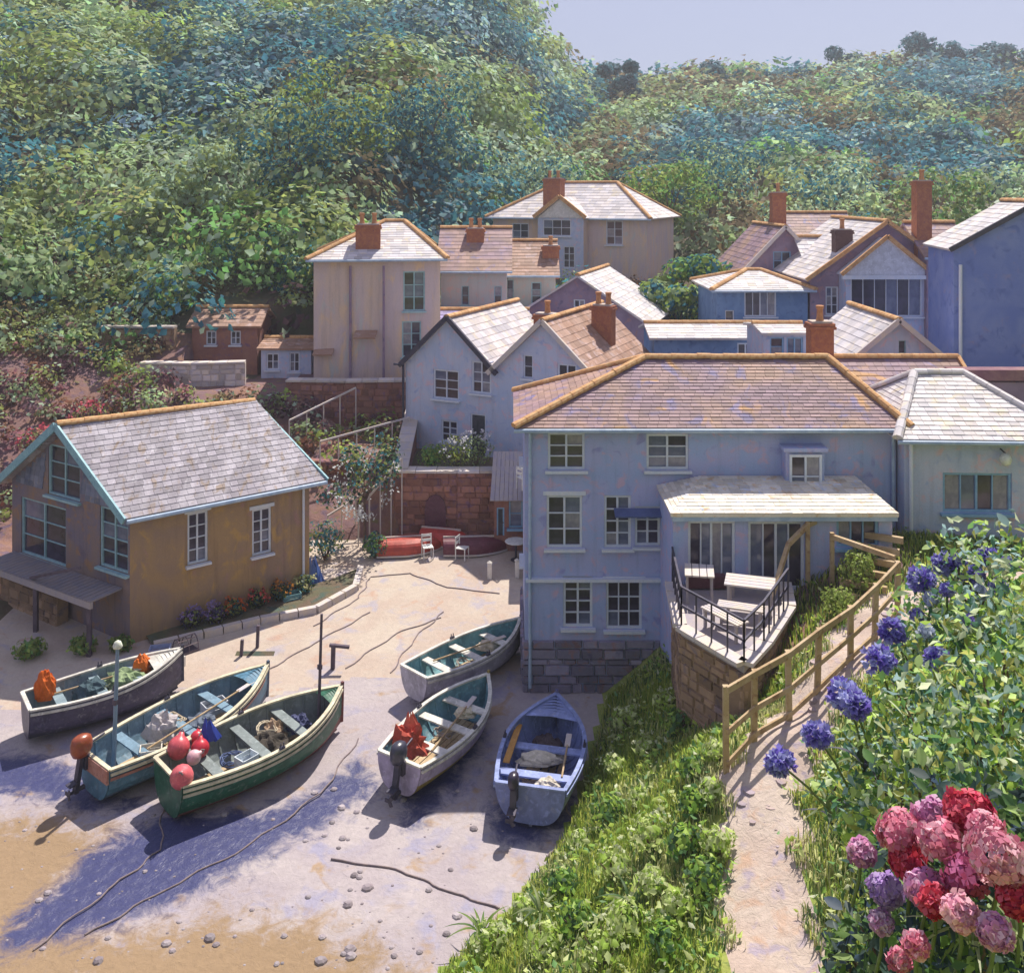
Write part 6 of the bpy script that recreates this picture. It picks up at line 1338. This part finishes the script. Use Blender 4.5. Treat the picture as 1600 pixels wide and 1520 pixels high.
strap_plant(752, 18.6, 14, .9, [(.16, .26, .04), (.10, .20, .04)], 'clump of bright green strap leaves at the bottom beside the sand')
strap_plant(845, 18.3, 12, .8, [(.10, .18, .05), (.3, .36, .16)], 'clump of mixed strap leaves low on the bank, right of the brightest clump')
strap_plant(985, 17.0, 12, .8, [(.08, .16, .05), (.26, .32, .12)], 'dark strap leaved clump at the bottom between sand and path')

st_ = MB(); rq = random.Random(5)
for i in range(110):
    k = rq.randrange(1, len(PTH) - 2); t_ = rq.random(); a, b = PTH[k], PTH[k + 1]; x = a[0] + (b[0] - a[0]) * t_ + rq.gauss(0, .42); y = a[1] + (b[1] - a[1]) * t_ + rq.gauss(0, .3); s_ = .02 + .12 * rq.random() ** 2.5
    z = hz(x, y); n = 7; lo, hi = [], []
    for j in range(n):
        q = j * 2 * math.pi / n; r_ = s_ * rq.uniform(.75, 1.25); lo.append((x + r_ * math.cos(q), y + r_ * math.sin(q), z - .05)); hi.append((x + r_ * .8 * math.cos(q), y + r_ * .8 * math.sin(q), z + s_ * .25))
    st_.add(lo + hi, [tuple(range(n, 2 * n))] + [(j, (j + 1) % n, (j + 1) % n + n, j + n) for j in range(n)], rq.uniform(.7, 1.25))
tag(st_.build('path_stones', mat('path_stone', [(.42, .32, .30), (.34, .28, .32)], 3, .85, .5, tint=True)), 'flat stones trodden into the footpath', kind='stuff')
# ------------------------------------------------------------------ flowering bushes at the right
def leafy_bush(name, spots, label, cat, cols, n_leaf, size, n_obj, seed):
    """spots: (px, py, Y, r) leaf masses; the largest leaves are objects of their own"""
    rg = np.random.default_rng(seed); cs = [np.array(P(px, py, Y)) for px, py, Y, r in spots]; lo = min(c[2] for c in cs) - .4
    b = np.mean(cs, 0); root = thing(name, (b[0], b[1], hz(b[0], b[1])), label, cat); base = np.array(root.location)
    tot = sum(s[3] ** 2 for s in spots); ps = []; hs = []
    for c, s in zip(cs, spots):
        k = int(n_leaf * s[3] ** 2 / tot); d = rg.normal(size=(k, 3)); d /= np.linalg.norm(d, axis=1, keepdims=True)
        ps.append(c + d * s[3] * (1 - .55 * rg.random((k, 1)) ** 1.6) * (1 + .2 * np.sin(d[:, :1] * 6) * np.sin(d[:, 1:2] * 7)))
    ps = np.concatenate(ps); hue = np.array(cols)[rg.integers(0, len(cols), len(ps))] * rg.uniform(.65, 1.35, (len(ps), 1))
    cards('foliage', ps - base, size * rg.uniform(.5, 1.3, len(ps)), hue, M['leaf'], root, asp=.5)
    st_ = MB()
    for c, s in zip(cs, spots):
        g_ = Vector((c[0] * .96 + b[0] * .04, c[1] + .1, hz(c[0], c[1]))) - Vector(base)
        cc = Vector(c) - Vector(base)
        g_ = g_.lerp(cc, max(0, 1 - s[3] * 1.1 / max(.01, (cc - g_).length)))
        for k in range(4): e = cc + Vector((R.uniform(-.6, .6), R.uniform(-.6, .6), R.uniform(-.2, .7))) * s[3]; st_.tube([g_, (g_ + e) / 2 + Vector((R.uniform(-.05, .05), 0, .05)), e], [.022, .016, .007], 5)
    st_.build('stem', M['bark'], root, local=True)
    # single large leaves, three shared meshes per pigment
    ms = []
    for c in cols[:6]:
        mb = MB(); L = size * 1.2; pr = [(0, 0), (.25, .36), (.55, .42), (.82, .24), (1, 0)]
        vs = [(q * L, 0, -.1 * L * q * q) for q, _ in pr] + [(q * L, w_ * L * .72, .05 * L - .1 * L * q * q) for q, w_ in pr[1:-1]] + [(q * L, -w_ * L * .72, .05 * L - .1 * L * q * q) for q, w_ in pr[1:-1]]
        mb.add(vs, [(0, 1, 5), (1, 2, 6, 5), (2, 3, 7, 6), (3, 4, 7), (0, 8, 1), (1, 8, 9, 2), (2, 9, 10, 3), (3, 10, 4)])
        me = mb.mesh('leaf', smooth=True); ca = me.color_attributes.new('hue', 'FLOAT_COLOR', 'POINT'); ca.data.foreach_set('color', [v for _ in range(len(vs)) for v in (*c, 1)]); me.materials.append(M['leaf']); ms.append(me)
    for i in range(n_obj):
        c, s = cs[i % len(cs)], spots[i % len(cs)]; d = Vector((R.gauss(0, 1), R.gauss(0, 1) - .8, R.gauss(0, 1) + .4)).normalized()
        o = link_mesh('leaf', ms[R.randrange(len(ms))], None, root, Vector(c) + d * s[3] * R.uniform(.92, 1.1) - Vector(base)); o.rotation_euler = (R.uniform(-.8, .8), R.uniform(-.9, .5), R.uniform(0, 6.3)); f_ = R.uniform(.7, 1.25); o.scale = (f_, f_, f_)
    return root
LV = [(.40, .58, .11), (.16, .32, .10), (.54, .70, .26), (.11, .24, .17), (.72, .80, .54), (.30, .44, .46), (.48, .48, .14)]
spots1 = [(1560, 930, 10, .75), (1490, 960, 10.5, .6), (1590, 1040, 9, .7), (1510, 1050, 9.5, .65), (1445, 1040, 10, .45), (1570, 1150, 8, .65), (1480, 1150, 8.6, .6), (1410, 1140, 9.4, .5), (1365, 1190, 9.8, .42), (1590, 1250, 7.6, .5), (1430, 1240, 8.6, .5), (1345, 1260, 9.4, .36), (1500, 1235, 8.0, .5), (1300, 1235, 10, .26), (1400, 1310, 9, .4)]
tall_bush = leafy_bush('bush', spots1, 'tall glossy green bush with pale leaves filling the right edge', 'bush', LV, 9500, .115, 260, 31)
spots2 = [(1500, 1330, 7.0, .5), (1420, 1380, 7.4, .42), (1580, 1400, 6.4, .5), (1480, 1450, 6.4, .45), (1390, 1470, 7.2, .36), (1560, 1500, 5.8, .45), (1340, 1500, 7.6, .3), (1600, 1320, 6.6, .4)]
DK = [(.06, .11, .10), (.07, .11, .18), (.10, .20, .07), (.16, .28, .07), (.08, .12, .12), (.34, .46, .18)]
hyd = leafy_bush('hydrangea_bush', spots2, 'dark leaved hydrangea bush with pink and red heads in the bottom right corner', 'hydrangea', DK, 3800, .12, 150, 33)
# flower heads: each a ball of single four-petalled florets
def flower_head(px, py, Y, r, cols, label, name='flower_head', cat='flower head', group=None, nf=130, stem_to=None, pet=.045, loose=0., bush=None, out=0.):
    c = P(px, py, Y); t = thing(name, c, label, cat, group) if bush is None else None
    d = rnd_unit(nf); k = d[:, 1] < .5; d = d[k]; n = len(d); rr = r * (1 - .12 * NR.random(n) - loose * NR.random(n)) * (1 + .16 * np.sin(d[:, 0] * 4.5 + px) * np.cos(d[:, 2] * 4 + py) + .08 * np.sin(d[:, 0] * 9 + d[:, 2] * 8)); ctr = d * rr[:, None] * np.array([1, 1, .82])
    hue = np.array(cols)[NR.integers(0, len(cols), n)] * NR.uniform(.8, 1.2, (n, 1))
    if not out: d = d + NR.normal(size=d.shape) * .28; d /= np.linalg.norm(d, axis=1, keepdims=True); pet = pet * 1.2
    a = np.cross(d, rnd_unit(n)); a /= np.linalg.norm(a, axis=1, keepdims=True); b = np.cross(d, a); V_ = []; 
    for q in range(4):
        t_ = q * math.pi / 2; e = a * math.cos(t_) + b * math.sin(t_); f = -a * math.sin(t_) + b * math.cos(t_)
        V_.append(np.stack([ctr, ctr + e * pet * .6 * (1 - .5 * out) + f * pet * .42 * (1 - .3 * out) + d * pet * (.15 + .6 * out), ctr + e * pet * (1 - .45 * out) + d * pet * (.05 + out), ctr + e * pet * .6 * (1 - .5 * out) - f * pet * .42 * (1 - .3 * out) + d * pet * (.15 + .6 * out)], 1))
    v = np.concatenate(V_, 1).reshape(-1, 3); m_ = n * 4; me = bpy.data.meshes.new('florets'); me.vertices.add(len(v)); me.vertices.foreach_set('co', v.ravel().astype('f')); me.loops.add(m_ * 4); me.loops.foreach_set('vertex_index', np.arange(m_ * 4, dtype='i')); me.polygons.add(m_)
    me.polygons.foreach_set('loop_start', np.arange(0, m_ * 4, 4, dtype='i')); me.polygons.foreach_set('loop_total', np.full(m_, 4, 'i')); ca = me.color_attributes.new('hue', 'FLOAT_COLOR', 'POINT'); ca.data.foreach_set('color', np.repeat(np.c_[np.clip(hue, 0, 1), np.ones(n)], 16, 0).ravel().astype('f')); me.update()
    fo = link_mesh('florets' if bush is None else 'flower_head', me, M['petal'], t if bush is None else bush)
    if bush is not None: fo.location = c - bush.location; fo['label'] = label; t = fo
    s = MB(); e = Vector(stem_to) - c if stem_to is not None else Vector((R.uniform(-.05, .05), .1, -.45)); s.tube([(0, 0, -.02), e * .5 + Vector((.02, 0, 0)), e], .012, 6); s.build('stem', mat('green_stem', [(.10, .14, .05), (.14, .18, .07)], 6, .6, .1), t, local=True)
    if loose:
        f_ = MB()
        for k in range(14): q = Vector(d[k % n]) * r * .85; f_.beam((0, 0, 0), q, .006, .006)
        f_.build('flower_stalk', mat('green_stem', [(.10, .14, .05)], 6), t, local=True)
    return t
PINK = [(.78, .28, .38), (.84, .50, .58), (.66, .18, .30)]; RED = [(.62, .06, .10), (.72, .14, .20), (.50, .04, .10)]; LILAC = [(.50, .34, .66), (.64, .50, .76), (.40, .24, .56)]; MAUV = [(.70, .32, .50), (.76, .50, .66), (.54, .22, .44)]
g = 'hydrangea heads in the bottom right corner'
for px, py, Y, r, c, lab in ((1405, 1300, 6.9, .17, PINK, 'pink hydrangea head furthest left of the upper row'), (1455, 1275, 7, .15, MAUV, 'mauve hydrangea head second from the left in the upper row'), (1515, 1270, 6.7, .18, RED, 'large crimson hydrangea head at the top of the cluster'),
                           (1470, 1310, 6.6, .15, PINK, 'small pink hydrangea head just below the crimson one'), (1560, 1340, 6.1, .19, [(.70, .30, .38), (.76, .46, .52), (.62, .2, .3)], 'large pale pink hydrangea head at the right edge'), (1418, 1340, 6.8, .13, RED, 'deep red hydrangea head below the leftmost pink one'),
                           (1540, 1296, 6.4, .12, PINK, 'pink hydrangea head between the crimson and the pale pink'), (1385, 1390, 6.9, .12, LILAC, 'lilac hydrangea head lowest on the left of the cluster'), (1446, 1385, 6.5, .14, MAUV, 'mauve hydrangea head in the middle of the cluster'), (1508, 1365, 6.3, .14, [(.42, .08, .18), (.5, .14, .3)], 'wine red hydrangea head in the middle of the cluster'),
                           (1590, 1400, 6.0, .12, RED, 'deep red hydrangea head under the large pale pink one'), (1460, 1405, 6.3, .1, RED, 'small red hydrangea head low in the cluster'), (1430, 1475, 6.2, .07, PINK, 'small pink flower head near the bottom edge'), (1500, 1425, 6.1, .11, [(.84, .50, .58), (.78, .38, .5)], 'light rose hydrangea head in the lower middle of the bush'), (1555, 1455, 5.9, .10, MAUV, 'mauve hydrangea head low near the right edge'), (1345, 1330, 7.2, .10, MAUV, 'mauve hydrangea head furthest left of all'), (1378, 1440, 6.8, .07, [(.66, .5, .66), (.6, .3, .5)], 'small pale mauve flower head left near the bottom'), (1405, 1498, 6.4, .06, PINK, 'tiny pink flower head at the bottom edge')):
    flower_head(px, py, Y - .6, r * .78, c, lab, nf=int(40 + 760 * r), bush=hyd)
AG = [(.28, .24, .66), (.38, .36, .74), (.20, .14, .54), (.50, .52, .80)]
g = 'agapanthus beside the path'
for px, py, Y, r, sx, sy, lab in ((1372, 1030, 9.4, .14, 1395, 1120, 'agapanthus head highest over the path, just right of the fence'), (1318, 1082, 9.2, .15, 1350, 1180, 'agapanthus head over the bend of the path'), (1335, 1100, 9.0, .12, 1360, 1190, 'agapanthus head close beside the one over the bend'), (1276, 1146, 9.0, .13, 1330, 1240, 'agapanthus head leaning over the middle of the path'),
                                  (1219, 1190, 9.0, .12, 1300, 1270, 'agapanthus head furthest left, over the lower path'), (1395, 985, 9.8, .12, 1420, 1060, 'agapanthus head at the far end of the fence'), (1440, 905, 10.2, .12, 1470, 980, 'violet head at the top left of the tall bush'), (1475, 880, 10.4, .11, 1490, 960, 'violet head at the top of the tall bush'), (1465, 1030, 9.2, .1, 1480, 1090, 'violet head in front of the tall bush'), (1520, 900, 10.2, .09, 1530, 960, 'small violet head on the crown of the tall bush'), (1545, 870, 10.3, .09, 1550, 940, 'small violet head highest on the tall bush')):
    flower_head(px, py, Y, r * .8, AG, lab, 'agapanthus', 'agapanthus', g, nf=85, stem_to=P(sx, sy, Y + .3), pet=.075, loose=.45, out=.9)
for px, Y, py, lab in ((1300, 9.6, 1290, 'strap leaved clump under the furthest left agapanthus'), (1350, 9.4, 1210, 'strap leaved clump under the agapanthus over the bend')):
    q = P(px, py, Y); strap_plant(px, Y, 9, .55, [(.08, .12, .08), (.10, .10, .16), (.16, .22, .08)], lab, z=q.z, wd=.022)
q = P(1520, 1500, 5.9); strap_plant(1520, 5.9, 16, .62, [(.46, .52, .28), (.30, .40, .12), (.55, .58, .40)], 'pale arching strap leaves across the hydrangeas at the bottom', z=q.z, wd=.014)
q = P(1590, 1480, 5.6); strap_plant(1590, 5.6, 12, .55, [(.46, .52, .28), (.28, .36, .14)], 'pale arching strap leaves at the bottom right corner', z=q.z, wd=.013)
for k, (px, py, Y) in enumerate(((1455, 935, 10), (1500, 875, 10.3), (1432, 960, 10), (1530, 925, 9.9), (1480, 920, 9.9), (1560, 915, 9.8), (1448, 985, 9.6), (1510, 970, 9.5), (1580, 880, 10.1))):
    flower_head(px, py, Y, R.uniform(.05, .09), AG if k % 3 else [(.5, .55, .75), (.6, .64, .8)], 'small violet blossom on the crown of the bush', nf=50, pet=.045, loose=.3, bush=tall_bush)
# white blossoms high on the bush
for px, py, Y, lab in ((1562, 890, 10, 'cream flower head at the top of the tall bush'), (1545, 985, 9.6, 'cream flower head below the top of the tall bush')):
    flower_head(px, py, Y, .1, [(.66, .68, .50), (.58, .62, .40)], lab, nf=60, bush=tall_bush)
# ------------------------------------------------------------------ the air of the valley
HZD = .0008
hb_ = MB(); hb_.box((0, 95, 32), (520, 340, 74)); ho = link_mesh('haze', hb_.mesh('haze'), None)
hm = bpy.data.materials.new('valley_haze'); hm.use_nodes = True; hm.node_tree.nodes.clear(); ov_ = hm.node_tree.nodes.new('ShaderNodeOutputMaterial'); pv = hm.node_tree.nodes.new('ShaderNodeVolumePrincipled')
pv.inputs['Color'].default_value = (.86, .90, 1, 1); pv.inputs['Density'].default_value = HZD; pv.inputs['Anisotropy'].default_value = .3; hm.node_tree.links.new(pv.outputs[0], ov_.inputs['Volume']); ho.data.materials.append(hm)
tag(ho, 'thin bluish haze filling the valley air', kind='stuff')
